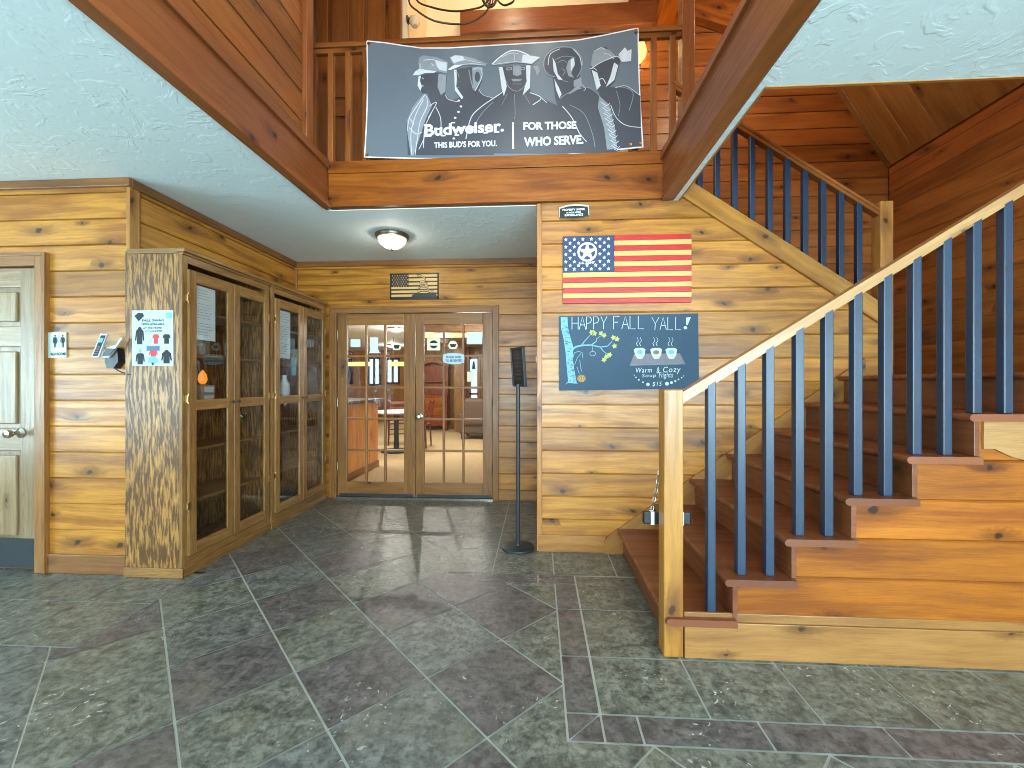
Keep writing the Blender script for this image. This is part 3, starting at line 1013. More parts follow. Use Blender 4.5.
ur = lambda x: 3.146 - .677 * (x - 1.509)
g = MB()
for (y0, y1, dz0, dz1) in ((3.208, 3.272, -.022, 0.0), (3.215, 3.265, -.05, -.02)):
    g.prism([(.98, y0, ur(.98) + dz0), (2.45, y0, ur(2.45) + dz0), (2.45, y0, ur(2.45) + dz1), (.98, y0, ur(.98) + dz1)], (0, y1 - y0, 0), g=(1, 0, -.677))
build(g, 'handrail', M['pine_shaded'], rail2, bevel=.006)
for i in range(11):
    x = 2.319 - .1248 * i
    if x < 1.1: break
    g = MB(); g.box(x - .019, x + .019, 3.221, 3.259, us(x) + .002, ur(x) - .03, 'z'); build(g, 'baluster', M['blue'], rail2, bevel=.004)

# balcony railing
rail3 = thing('balcony_railing', 'brown wooden balcony railing with square balusters behind the banner', 'railing', (-.3, 3.24, UP))
g = MB()
g.box(-1.80, 1.06, 3.200, 3.268, 3.855, 3.895, 'x'); g.box(-1.80, 1.06, 3.214, 3.254, 3.82, 3.857, 'x')
build(g, 'handrail', M['pine_shaded'], rail3, bevel=.006)
xa, xb = at(315, 100, Y=3.24).x, at(672, 100, Y=3.24).x
for i in range(21):
    x = xa + (xb - xa) * i / 20
    g = MB(); g.box(x - .021, x + .021, 3.213, 3.255, UP - (.0 if x > -1.6 else .0) + .006, 3.825, 'z'); build(g, 'baluster', M['pine_shaded'], rail3, bevel=.003)

# under-stair closure so no sky shows through
g = MB(); g.box(XS + .09, XS + .16, 1.95, YS + .2, 0, 3.5, 'y'); g.box(.97, XS + .1, YS + .085, YS + .12, UP, 5.8, 'x'); build(g, 'wall_outer', M['pine_shaded'], kind='structure')

# ================================================================== GLASS CABINETS
XC = -2.29   # front of the cabinets


def cabinet(y0, y1, label, first):
    root = thing('display_cabinet', label, 'cabinet', (-2.48, (y0 + y1) / 2, 0), group=None)
    zt = 2.115
    g = MB()
    g.box(XL + .001, XL + .012, y0 + .02, y1 - .02, .10, zt - .02, 'z')                 # back
    g.box(XL + .001, XC - .022, y0, y0 + .019, .0, zt - .02, 'z', rnd=.41)
    g.box(XL + .001, XC - .022, y1 - .019, y1, .0, zt - .02, 'z', rnd=.66)
    g.box(XL + .0015, XC - .0225, y0 + .0006, y1 - .0006, zt - .02, zt - .001, 'y')
    g.box(XL + .0015, XC - .0225, y0 + .002, y1 - .002, .085, .104, 'y')
    build(g, 'body', M['oak_ply'], root)
    g = MB()
    for ya, yb in ((y0, y0 + .045), (y1 - .045, y1)):
        g.box(XC - .022, XC, ya, yb, .0, zt - .02, 'z')
    g.box(XC - .022, XC - .0005, y0 + .045, y1 - .045, zt - .075, zt - .02, 'y'); g.box(XC - .022, XC - .0005, y0 + .045, y1 - .045, .06, .115, 'y')
    build(g, 'face_frame', M['oak'], root, bevel=.003)
    g = MB()
    g.box(XC - .03, XC + .012, y0 - .006, y1 + .006, zt - .028, zt - .010, 'y'); g.box(XC - .03, XC + .026, y0 - .012, y1 + .012, zt - .012, zt + .012, 'y')
    g.box(XL + .02, XC - .02, y0 - .012, y0 + .02, zt - .022, zt + .012, 'x')
    build(g, 'crown_moulding', M['oak'], root, bevel=.005)
    g = MB()
    g.box(XC - .02, XC + .014, y0 - .012, y1, 0, .062, 'y')
    if first: g.box(XL + .002, XC + .014, y0 - .014, y0, 0, .062, 'x')
    build(g, 'plinth', M['oak'], root, bevel=.004)
    for z in (.46, .81, 1.115, 1.455, 1.757):
        g = MB(); g.box(XL + .013, XC - .06, y0 + .02, y1 - .02, z - .02, z, 'y'); build(g, 'shelf', M['oak'], root, bevel=.002)
    ym = (y0 + y1) / 2
    for da, db, hs in ((y0 + .032, ym - .003, 1), (ym + .003, y1 - .032, -1)):
        za, zb = .125, 2.0
        g = MB(); xf0, xf1 = XC + .001, XC + .021
        s = .062
        g.box(xf0, xf1, da, da + s, za, zb, 'z'); g.box(xf0, xf1, db - s, db, za, zb, 'z')
        for z0, z1 in ((za, za + .075), (1.075, 1.145), (zb - .08, zb)):
            g.box(xf0, xf1 - .0005, da + s, db - s, z0, z1, 'y')
        dr = build(g, 'door', M['oak'], root, bevel=.004)
        for z0, z1 in ((za + .07, 1.08), (1.14, zb - .075)):
            g = MB(); g.box(XC + .009, XC + .012, da + s - .006, db - s + .006, z0, z1, 'y'); build(g, 'glass_pane', M['glass_cab'], dr)
        ky = db - .03 if hs > 0 else da + .03
        g = MB(); g.lathe([(0, 0), (.006, 0), (.006, .012), (.013, .018), (.013, .026), (0, .03)], (xf1, ky, 1.12), 14, 'x'); build(g, 'knob', M['bronze'], dr, smooth=True)
        hy = da if hs > 0 else db
        for z in (.42, 1.12, 1.78):
            g = MB(); g.tube([(xf1 - .004, hy, z), (xf1 - .004, hy, z + .065)], .0065, 8); g.box(xf0, xf1 + .002, hy - .012, hy + .012, z + .01, z + .055, 'z'); build(g, 'hinge', M['brass'], dr)
    return root


cabinet(2.612, 3.503, 'tall oak glass door cabinet nearer the entrance with poster on its plywood end', True)
cabinet(3.532, 4.46, 'tall oak glass door cabinet farther in beside the double doors', False)


def sheet(name, pts, label, cat, mat, lines=None, group=None, d=(0, 0, 0)):
    """thin sheet of paper; pts: TL TR BR BL in space, d: thickness vector towards the viewer"""
    g = MB()
    TL, TR, BR, BL = [Vector(p) for p in pts]
    d = Vector(d)
    g.prism([TL, TR, BR, BL], d)
    o = build(g, name, mat, label=label, cat=cat, group=group)
    fn = lambda u, v: TL + (TR - TL) * u + (BL - TL) * v + d * 1.35
    return o, fn


# letters behind the cabinet glass
for (ya, yb, zb, zt, lab) in ((2.712, 2.885, 1.55, 1.912, 'white printed letter taped inside the left door of the nearer cabinet'), (3.645, 3.80, 1.48, 1.905, 'white printed letter taped inside the left door of the farther cabinet')):
    x = XC + .0055
    o, fn = sheet('notice', [(x, ya, zt), (x, yb, zt), (x, yb, zb), (x, ya, zb)], lab, 'paper', M['paper'], d=(.002, 0, 0))
    g = MB()
    for k in range(17):
        v = .07 + k * .052
        u1 = .9 - .35 * hsh('ln', lab, k)
        if k in (4, 11): continue
        g.ribbon([(.1, v), (u1, v)], .008, fn)
    build(g, 'printing', M['paper_line'], o)
x = XC + .0055
sheet('notice', [(x, 3.822, 1.50), (x, 3.90, 1.50), (x, 3.90, 1.33), (x, 3.822, 1.33)], 'small pale blue card below the letter in the farther cabinet', 'paper', M['chalk_blue'], d=(.002, 0, 0))

# things on the shelves
def mug(x, y, z, mat, label, r=.04, h=.09, name='mug', cat='mug'):
    root = thing(name, label, cat, (x, y, z))
    g = MB(); g.lathe([(0, 0), (r * .8, 0), (r, h * .25), (r, h), (r * .88, h), (r * .86, h * .2), (0, h * .15)], (x, y, z), 20); build(g, 'cup', mat, root, smooth=True)
    g = MB(); g.tube([(x, y + r * .9 + r * .7 * math.sin(math.pi * k / 8), z + h * (.2 + .6 * k / 8)) for k in range(9)], r * .13, 8); build(g, 'handle', mat, root, smooth=True)
    return root


M['stoneware'] = plain('stoneware', sr(186, 176, 160), .35, var=.1)
M['amber'] = plain('amber_glow', sr(255, 170, 60), .3, emis=sr(255, 150, 40), estr=1.1)
M['box_board'] = plain('carton', sr(196, 170, 140), .7, var=.1)
mug(-2.46, 2.96, 1.455, M['stoneware'], 'grey stoneware mug on the upper shelf of the nearer cabinet')
g = MB(); g.box(-2.58, -2.565, 3.02, 3.20, 1.455, 1.70, 'z', rnd=.2); pf = build(g, 'picture_frame', M['oak'], label='small wooden picture frame standing behind the stoneware mug', cat='frame', bevel=.003)
g = MB(); g.box(-2.5645, -2.561, 3.04, 3.18, 1.475, 1.68, 'z'); build(g, 'picture', M['box_board'], pf)
lm = thing('table_lantern', 'small glowing amber lantern inside the nearer cabinet', 'lantern', (-2.57, 3.12, 1.115))
g = MB(); g.lathe([(0, 0), (.04, 0), (.042, .02), (.03, .13), (0, .135)], (-2.57, 3.12, 1.115), 18); build(g, 'base', M['stoneware'], lm, smooth=True)
g = MB(); g.lathe([(0, .135), (.022, .14), (.032, .17), (.026, .205), (.010, .235), (0, .245)], (-2.57, 3.12, 1.115), 18); build(g, 'lamp_shade', M['amber'], lm, smooth=True)
for k, (y, z, lab) in enumerate(((3.0, 1.115, 'pale carton at the bottom of the stack beside the amber lantern'), (3.0, 1.179, 'pale carton on top of the stack beside the amber lantern'))):
    g = MB(); g.box(-2.56, -2.42, y - .07, y + .055, z, z + .063, 'y'); b = build(g, 'carton', M['box_board'], label=lab, cat='box', group='cartons in the nearer cabinet', bevel=.004)
    g = MB(); g.box(-2.4195, -2.418, y - .05, y + .04, z + .012, z + .05, 'y'); build(g, 'carton_label', M['paper'], b)
mug(-2.45, 3.26, 1.455, M['stoneware'], 'glass tankard on the upper right shelf of the nearer cabinet', .045, .12, 'tankard', 'tankard')
# farther cabinet
g = MB(); g.box(-2.5, -2.485, 3.66, 3.82, 1.115, 1.40, 'z'); fr = build(g, 'picture_frame', M['black_plastic'], label='black picture frame leaning in the farther cabinet', cat='frame', bevel=.003)
g = MB(); g.box(-2.486, -2.482, 3.68, 3.80, 1.14, 1.37, 'z'); build(g, 'picture', M['chalk_grey'], fr)
wj = thing('table_vase', 'white vase on the middle shelf of the farther cabinet', 'vase', (-2.42, 3.93, 1.115))
g = MB(); g.lathe([(0, 0), (.035, 0), (.05, .06), (.045, .13), (.02, .19), (.026, .22), (.022, .22), (.016, .19), (0, .15)], (-2.42, 3.93, 1.115), 20); build(g, 'body', M['white'], wj, smooth=True)
g = MB(); g.tube([(-2.42, 3.93, 1.28), (-2.41, 3.95, 1.34), (-2.43, 3.97, 1.39)], .004, 6); build(g, 'stem', M['chalk_brown'], wj)
g = MB(); g.lathe([(0, 0), (.05, 0), (.055, .02), (.055, .14), (.05, .15), (0, .15)], (-2.47, 4.22, 1.455), 20); build(g, 'jar', M['stoneware'], label='grey jar on the upper right shelf of the farther cabinet', cat='jar', smooth=True)

# ================================================================== THINGS ON THE LEFT WALL
YW = YL - .001
fn0 = lambda Y: (lambda u, v: at(u, v, Y=Y))
# restroom sign
rs = thing('restroom_sign', 'pale restroom sign with man and woman symbols beside the left door', 'sign', at(58, 358, Y=YW))
p = [at(u, v, Y=YW) for u, v in ((49.5, 332.5), (67, 332.5), (67.5, 357.5), (49.5, 358))]
g = MB(); g.prism(p, (0, -.008, 0)); build(g, 'plate', plain('sign_acrylic', sr(178, 194, 188), .25), rs, bevel=.002)
f = fn0(YW - .0095)
g = MB()
def person_icon(cx, skirt):
    shape(g, circ(cx, 335.8, .95, n=12), f)
    if skirt:
        shape(g, [(cx - .9, 337.2), (cx + .9, 337.2), (cx + 1.9, 343.4), (cx - 1.9, 343.4)], f)
    else:
        shape(g, [(cx - 1.3, 337.2), (cx + 1.3, 337.2), (cx + 1.2, 343.2), (cx - 1.2, 343.2)], f)
    for s in (-1, 1):
        shape(g, [(cx + s * 1.2, 337.2), (cx + s * 2.0, 337.8), (cx + s * 2.5, 342.0), (cx + s * 1.8, 342.2)], f)
        shape(g, [(cx + s * .25, 343), (cx + s * 1.1, 343), (cx + s * 1.0, 347.6), (cx + s * .35, 347.6)], f)
person_icon(55.0, True); person_icon(62.6, False)
shape(g, [(58.6, 335), (59.0, 335), (59.0, 348), (58.6, 348)], f)
build(g, 'pictogram', M['ink'], rs)
g = MB(); text_on(g, 'RESTROOMS', (50.8, 355.6), (66.0, 355.2), (50.8, 352.6), f, bold=.03); build(g, 'lettering', M['ink'], rs)

# cordless phone on its wall cradle
ph = thing('cordless_phone', 'cordless phone leaning in a black charging cradle beside the poster', 'phone', at(112, 368, Y=YL))
YP = YL
g = MB()
P = lambda u, v, y: at(u, v, Y=YP - y)
g.prism([P(106, 354, .05), P(117, 348, .05), P(118, 362, .05), P(113, 368.5, .05), P(106.5, 368, .05), P(104.5, 361, .05)], (0, .05, 0))
build(g, 'cradle', M['black_plastic'], ph, bevel=.008, seg=3)
g = MB()
g.prism([P(91, 357.4, .062), P(108.5, 357.6, .062), P(122.5, 338.2, .062), P(120.4, 337.6, .062), P(115.5, 345, .062), P(106.0, 347.8, .062), P(101.2, 356.0, .062)], (0, .012, 0))
build(g, 'charging_plate', M['silver'], ph, bevel=.003)
g = MB()
g.prism([P(102, 355.8, .066), P(108.3, 356, .066), P(114.6, 348.6, .066), P(106.2, 348.2, .066)], (0, .008, 0)); build(g, 'charging_well', M['black_plastic'], ph, bevel=.003)
g = MB()
hs = [P(91.2, 357.2, .0765), P(98.4, 357.2, .0765), P(107.0, 334.4, .0765), P(100.4, 333.4, .0765)]
g.prism(hs, (0, .012, 0)); build(g, 'handset', M['silver'], ph, bevel=.006, seg=3)
g = MB(); fp = fn0(YP - .0772)
q = lambda a, b: (90.8 + 7.8 * a + 9.3 * b, 357.2 - 23 * b)
def quad(a0, a1, b0, b1): return [q(a0, b0), q(a1, b0), q(a1, b1), q(a0, b1)]
shape(g, quad(.16, .80, .05, .95), fp); build(g, 'keypad_panel', M['ink'], ph)
g = MB(); fp2 = fn0(YP - .0779)
for r_ in range(4):
    for c_ in range(3):
        shape(g, quad(.2 + c_ * .17, .31 + c_ * .17, .12 + r_ * .1, .18 + r_ * .1), fp2)
build(g, 'keypad', M['chalk_grey'], ph)
g = MB(); shape(g, quad(.18, .66, .64, .84), fp2); build(g, 'phone_screen', M['chalk_blue'], ph)
g = MB(); g.tube([P(114, 367, .02), P(117, 370, .03), P(122, 372.5, .02), P(128, 373.6, .012), P(133.2, 374.2, .02), (XL + .02, YL - .04, 1.31)], .0035, 6); build(g, 'cord', M['black_plastic'], ph, smooth=True)
g = MB(); g.tube([P(119.5, 343, .03), P(123, 337.5, .012), P(128, 344, .008), P(131, 350, .008)], .002, 6); build(g, 'wall_wire', M['chalk_brown'], ph, smooth=True)

# clothing poster on the plywood end
YPo = 2.611
TLp, TRp, BRp, BLp = (132.6, 310.6), (173.4, 310.2), (173.6, 366.0), (132.4, 365.8)
po = thing('poster', 'pale clothing flyer with hoodies and shirts taped on the oak cabinet end', 'poster', at(153, 366, Y=YPo))
g = MB(); g.prism([at(*p, Y=YPo) for p in (TLp, TRp, BRp, BLp)], (0, -.002, 0)); build(g, 'poster_sheet', plain('flyer_paper', sr(180, 200, 210), .6, var=.05, scale=6), po)
f = fn0(YPo - .003)
f2 = fn0(YPo - .0038)
zx = lambda x, y: (125 + x / 10.233, 300 + y / 10.24)
Z = lambda pts: [zx(*p) for p in pts]
PM = [M['ink'], plain('flyer_red', sr(196, 52, 58), .6), plain('flyer_blue', sr(70, 104, 140), .6), M['chalk_blue']]
def garment(cx, cy, w, h, hood, m, long=True):
    g = MB()
    sl = h * (.75 if long else .42)
    shape(g, Z([(cx - w * .3, cy), (cx + w * .3, cy), (cx + w * .5, cy + h * .12), (cx + w * .62, cy + sl), (cx + w * .45, cy + sl), (cx + w * .36, cy + h * .35), (cx + w * .36, cy + h), (cx - w * .36, cy + h), (cx - w * .36, cy + h * .35), (cx - w * .45, cy + sl), (cx - w * .62, cy + sl), (cx - w * .5, cy + h * .12)]), f, m)
    if hood: shape(g, Z(circ(cx, cy, w * .26, h * .16, 14)), f2, m)
    build(g, 'printed_hoodie' if hood else 'printed_shirt', PM, po)
garment(150, 300, 78, 155, True, 0); garment(155, 545, 78, 115, False, 0); garment(425, 350, 68, 98, False, 0, False); garment(425, 530, 90, 120, True, 0)
garment(315, 350, 60, 98, False, 1, False); garment(290, 515, 76, 62, False, 1)
for pts_, m, ff_, nm in (([(95, 165), (135, 130), (185, 135), (195, 165), (140, 218)], 0, f, 'printed_emblem'), ([(420, 128), (480, 128), (480, 188), (420, 188)], 3, f, 'printed_square'), ([(220, 470), (355, 470), (355, 520), (220, 520)], 2, fn0(YPo - .0027), 'printed_band'), ([(235, 590), (300, 570), (350, 625), (300, 660), (235, 640)], 3, f, 'printed_swirl'), (circ(155, 520, 16, 24), 3, f2, 'printed_head'), ([(272, 640), (292, 640), (292, 668), (272, 668)], 0, f2, 'printed_mark')):
    g = MB(); shape(g, Z(pts_), ff_, m); build(g, nm, PM, po)
g = MB()
for s, x0, x1, yb, h in (('FALL SWAG', 175, 400, 222, 24), ('NOW AVAILABLE', 170, 405, 260, 24), ('AT THE FRONT', 185, 385, 298, 20), ('COUNTER', 205, 385, 330, 18)):
    a, b, c = zx(x0, yb), zx(x1, yb - 3), zx(x0, yb - h)
    text_on(g, s, a, b, c, f2, bold=.02)
build(g, 'lettering', M['ink'], po)

# ================================================================== FLAG WALL
YV = YC - .001
# plaque
sg = thing('plaque_sign', 'small black plaque with silver edge above the large wooden flag', 'sign', at(575, 219, Y=YV))
zz = lambda x, y: (545 + x / 17.07, 195 + y / 17.07)
ZZ = lambda pts: [zz(*p) for p in pts]
o8 = [(240, 230), (380, 185), (520, 172), (640, 178), (742, 192), (752, 355), (620, 395), (500, 412), (380, 410), (240, 400)]
g = MB(); g.prism([at(*zz(*p), Y=YV) for p in o8], (0, -.018, 0)); build(g, 'plate', M['silver'], sg, bevel=.003)
cx, cy = 496, 290
g = MB(); shape(g, ZZ([(cx + (p[0] - cx) * .955, cy + (p[1] - cy) * .90) for p in o8]), fn0(YV - .019)); build(g, 'black_field', M['ink'], sg)
g = MB(); f = fn0(YV - .020)
for s, x0, x1, yb, yt in (('PROPERTY UNDER', 300, 682, 272, 238), ('24 HOUR VIDEO', 365, 612, 318, 290), ('SURVEILLANCE', 335, 650, 364, 328)):
    text_on(g, s, zz(x0, yb), zz(x1, yb - 14), zz(x0, yt), f, bold=.03)
build(g, 'lettering', M['paper'], sg)

# large wooden flag
fl = thing('wooden_flag', 'large red and cream striped wooden flag with blue star field above the chalkboard', 'flag', at(628, 304, Y=YV))
xl, xr, zb_, zt_ = .185, 1.117, 1.846, 2.346
sh = (zt_ - zb_) / 13
xc, zc = .560, zt_ - 7 * sh
tilt = lambda x, z: z + (x - .185) * .002
for k in range(13):
    z1 = zt_ - k * sh; z0 = z1 - sh
    g = MB(); g.box(xc if k < 7 else xl, xr, YV - .022, YV, z0 + .0006, z1 - .0006, 'x')
    build(g, 'stripe', M['flag_red'] if k % 2 == 0 else M['flag_cream'], fl, bevel=.002)
g = MB(); g.box(xl, xc - .001, YV - .0225, YV, zc + .0006, zt_ - .0006, 'x'); build(g, 'canton', M['flag_blue'], fl, bevel=.002)
# canton print: px coordinates of the survey photo crop
zf = lambda x, y: (xl + (x - 38) / (698 - 38) * (xc - xl), zt_ - (y - 85) / (530 - 85) * (zt_ - zc))
ff = lambda y: (lambda u, v: Vector((u, YV - y, v)))
def sstar(cx, cy, r, inner=.42): return [zf(*p) for p in star(cx, cy, r, inner)]
EX, EY = 352, 283
k = 0
for row in range(9):
    n = 6 if row % 2 == 0 else 5
    for c in range(n):
        x = 75 + c * 110 + (0 if n == 6 else 55); y = 128 + row * 45.5
        if math.hypot(x - EX, (y - EY)) < 135 or (abs(y - 415) < 20 and 245 < x < 455): continue
        g = MB(); shape(g, sstar(x, y, 25, .45), ff(.0235)); build(g, 'star', M['white'], fl); k += 1
g = MB()
ring_o = [zf(*p) for p in circ(EX, EY, 127, 118, 40)]
shape(g, ring_o, ff(.0235), 0)
for kk in range(5):
    a0 = math.pi * 2 * kk / 5
    pt = lambda r, an: zf(EX + r * math.sin(an), EY - r * .93 * math.cos(an))
    m = a0 + math.pi / 5
    shape(g, [pt(96, m - .49), pt(102, m - .25), pt(103, m), pt(102, m + .25), pt(96, m + .49), pt(47, m)], ff(.0243), 1)
build(g, 'star_emblem', [M['white'], M['flag_blue']], fl)
g = MB(); a, b, c = zf(245, 432), zf(452, 428), zf(245, 403); text_on(g, 'U.S. ARMY', a, b, c, ff(.0240), bold=.03); build(g, 'lettering', M['white'], fl)

def interp(tab, s):
    for i in range(len(tab) - 1):
        if s <= tab[i + 1][0]:
            t_ = (s - tab[i][0]) / (tab[i + 1][0] - tab[i][0]); return tab[i][1] + (tab[i + 1][1] - tab[i][1]) * t_
    return tab[-1][1]


# chalkboard
cb = thing('chalkboard', 'blue slate chalkboard with chalk tree and soup cups above the newel post', 'chalkboard', at(628, 390, Y=YV))
cbp = [(559.2, 316.6), (697.2, 313.8), (698.0, 387.0), (692.0, 388.5), (559.2, 390.6)]
g = MB(); g.prism([at(*p, Y=YV) for p in cbp], (0, -.02, 0)); build(g, 'board', M['chalkboard'], cb, bevel=.002)
f = fn0(YV - .0212)
f_b = fn0(YV - .0220)
zc1 = lambda x, y: (540 + x / 5.689, 300 + y / 5.689)    # survey crop scale
W = 5.689
CH = {'H': [[(0, 0), (0, 1)], [(.8, 0), (.8, 1)], [(0, .5), (.8, .5)]],
      'A': [[(0, 0), (.42, 1), (.84, 0)], [(.17, .36), (.67, .36)]],
      'P': [[(0, 0), (0, 1), (.5, .97), (.68, .76), (.5, .52), (0, .46)]],
      'Y': [[(0, 1), (.38, .5), (.8, 1)], [(.38, .5), (.34, 0)]],
      'F': [[(0, 0), (0, 1), (.7, 1)], [(0, .54), (.55, .54)]],
      'L': [[(0, 1), (0, 0), (.66, 0)]]}
g = MB()
def chalk(word, x, yb, h, wd, sp, slope=-.012):
    for ch in word:
        for st_ in CH[ch]:
            g.ribbon([zc1(x + px * wd, yb - h * py + (x - 180) * slope) for px, py in st_], .62, f)
        x += sp
chalk('HAPPY', 182, 168, 72, 44, 41)
chalk('FALL', 418, 168, 72, 48, 47)
chalk('Y', 636, 176, 72, 52, 44); chalk('ALL', 682, 176, 72, 44, 45)
shape(g, [zc1(*p) for p in ((832, 100), (858, 98), (840, 142), (832, 142))], f); shape(g, [zc1(*p) for p in circ(827, 158, 10, 9, 12)], f)
build(g, 'chalk_heading', M['chalk'], cb)
g = MB()
shape(g, [zc1(*p) for p in ((118, 97), (156, 97), (160, 160), (178, 230), (190, 270), (186, 330), (196, 400), (208, 468), (214, 476), (158, 472), (142, 482), (160, 462), (152, 380), (146, 300), (134, 220), (120, 160))], f)
for path, w0, w1 in (([(182, 282), (205, 266), (240, 258), (290, 256), (345, 268), (385, 262), (410, 235)], 2.0, .6), ([(235, 257), (262, 225), (290, 195)], 1.1, .5), ([(295, 254), (320, 235), (322, 220), (352, 200)], 1.0, .5), ([(340, 266), (362, 292), (386, 310)], 1.0, .5), ([(186, 330), (196, 300), (220, 292), (240, 300), (244, 330)], .7, .5), ([(196, 370), (212, 330), (232, 305)], .6, .5), ([(210, 380), (224, 420)], .6, .5), ([(226, 340), (232, 390), (240, 412)], .6, .5)):
    g.ribbon([zc1(*p) for p in path], w0, f_b, 0, w1)
build(g, 'chalk_tree', M['chalk_blue'], cb)
g = MB()
for k in range(46):
    t_ = hsh('bk', k); y = 108 + t_ * 355; xc_ = interp([(0, 138), (.2, 146), (.45, 166), (.7, 172), (1, 184)], t_); x = xc_ + (hsh('bx', k) - .5) * 34
    g.ribbon([zc1(x - 5, y + 3), zc1(x + 4, y - 2), zc1(x + 6, y + 5)], .45, f_b)
build(g, 'chalk_bark', M['chalkboard'], cb)
g = MB()
for x, y in ((294, 184), (310, 190), (348, 190), (364, 200), (418, 214), (438, 222), (424, 262), (396, 312), (364, 340), (378, 322)):
    shape(g, [zc1(*p) for p in star(x, y, 17, .55, hsh(x, y) * 3)], f_b)
build(g, 'chalk_leaf', M['chalk_yellow'], cb)
g = MB()
shape(g, [zc1(*p) for p in circ(236, 446, 26, 22, 20)], f_b, 0)
for dx in (-14, -4, 6, 15): g.ribbon([zc1(236 + dx * .6, 428), zc1(236 + dx * 1.1, 446), zc1(236 + dx * .6, 465)], .5, fn0(YV - .0228), 1)
build(g, 'chalk_pumpkin', [M['chalk_brown'], M['chalk_yellow']], cb)
g = MB()
g.ribbon([zc1(*p) for p in circ(300, 305, 17, 13, 12)] + [zc1(317, 305)], .5, f_b); g.ribbon([zc1(300, 262), zc1(299, 292)], .4, f_b)
build(g, 'chalk_acorn', M['banner_mid'], cb)
g = MB()
shape(g, [zc1(*p) for p in ((536, 306), (796, 304), (826, 362), (512, 370))], f, 0); shape(g, [zc1(*p) for p in ((512, 362), (826, 354), (826, 366), (512, 374))], f_b, 1)
build(g, 'chalk_tray', [M['chalk_grey'], M['banner_dark']], cb)
for cx, m in ((567, 0), (661, 1), (747, 0)):
    g = MB()
    shape(g, [zc1(*p) for p in ((cx - 34, 282), (cx - 20, 273), (cx + 18, 272), (cx + 33, 280), (cx + 28, 312), (cx + 14, 334), (cx - 10, 336), (cx - 24, 316))], fn0(YV - .0226), 0)
    shape(g, [zc1(*p) for p in circ(cx, 296 if m == 0 else 298, 18, 12, 14)], fn0(YV - .0232), 1 + m)
    for dx in (-12, 6):
        g.ribbon([zc1(cx + dx, 262), zc1(cx + dx - 7, 246), zc1(cx + dx + 5, 232), zc1(cx + dx - 3, 212)], .6, f_b, 0, .3)
    build(g, 'chalk_cup', [M['chalk'], M['chalk_blue'], M['chalk_brown']], cb)
g = MB()
for s, x0, x1, yb, yt in (('Warm', 545, 636, 414, 386), ('&', 664, 680, 418, 384), ('Cozy', 700, 800, 422, 380), ('Soup', 580, 660, 446, 420), ('Flights', 676, 756, 452, 412), ('$15', 640, 692, 494, 466)):
    text_on(g, s, zc1(x0, yb), zc1(x1, yb - 2), zc1(x0, yt), f, shear=.15, space=1.15)
for x, y, r_ in ((536, 428, 3), (546, 440, 4), (562, 454, 5), (586, 468, 5), (614, 480, 10), (722, 476, 11), (748, 470, 8), (770, 462, 6), (788, 452, 5), (806, 442, 4), (818, 432, 3)):
    shape(g, [zc1(*p) for p in circ(x, y, r_, n=10)], f)
build(g, 'chalk_lettering', M['chalk'], cb)

# light switch on the end of the flag wall
sw = thing('light_switch', 'white light switch plate on the narrow end of the flag wall', 'switch', (-.001, 3.42, 1.36))
g = MB(); g.box(-.008, -.001, 3.33, 3.50, 1.345, 1.545, 'z'); build(g, 'plate', M['white'], sw, bevel=.003)
for y in (3.375, 3.455):
    g = MB(); g.box(-.018, -.008, y - .012, y + .012, 1.42, 1.47, 'z'); build(g, 'toggle', M['white'], sw, bevel=.002)

# sign on a floor stand
ss = thing('sign_stand', 'black metal pedestal sign stand on round base beside the flag wall', 'sign stand', (-.152, 3.24, 0))
g = MB(); g.lathe([(0, 0), (.123, 0), (.125, .006), (.123, .016), (.10, .022), (.02, .026), (.018, .034), (0, .034)], (-.152, 3.24, 0), 40); build(g, 'base', M['black'], ss, smooth=True)
g = MB(); g.tube([(-.152, 3.24, .03), (-.152, 3.24, 1.25)], .0155, 16); build(g, 'pole', M['black'], ss, smooth=True)
Mx = Matrix.Translation((-.148, 3.24, 1.38)) @ Matrix.Rotation(R(-63), 4, 'Z') @ Matrix.Rotation(R(4), 4, 'X')
g = MB()
for x0, x1, z0, z1 in ((-.11, -.096, -.15, .15), (.096, .11, -.15, .15), (-.11, .11, -.15, -.135), (-.11, .11, .135, .15)):
    g.box(x0, x1, -.012, .012, z0, z1, 'x', M=Mx)
build(g, 'sign_frame', M['black'], ss, bevel=.002)
g = MB(); g.box(-.097, .097, -.006, .006, -.137, .137, 'x', M=Mx); build(g, 'sign_panel', M['black_plastic'], ss)
g = MB(); fs = lambda u, v: Mx @ Vector((u, -.0072, v))
for k, (w_, z) in enumerate(((.05, .09), (.06, .065), (.07, .03), (.07, .005), (.05, -.03), (.06, -.055), (.04, -.09))):
    g.ribbon([(-w_, z), (w_, z)], .006, fs)
build(g, 'sign_print', plain('sign_faded_print', sr(104, 84, 70), .6), ss)

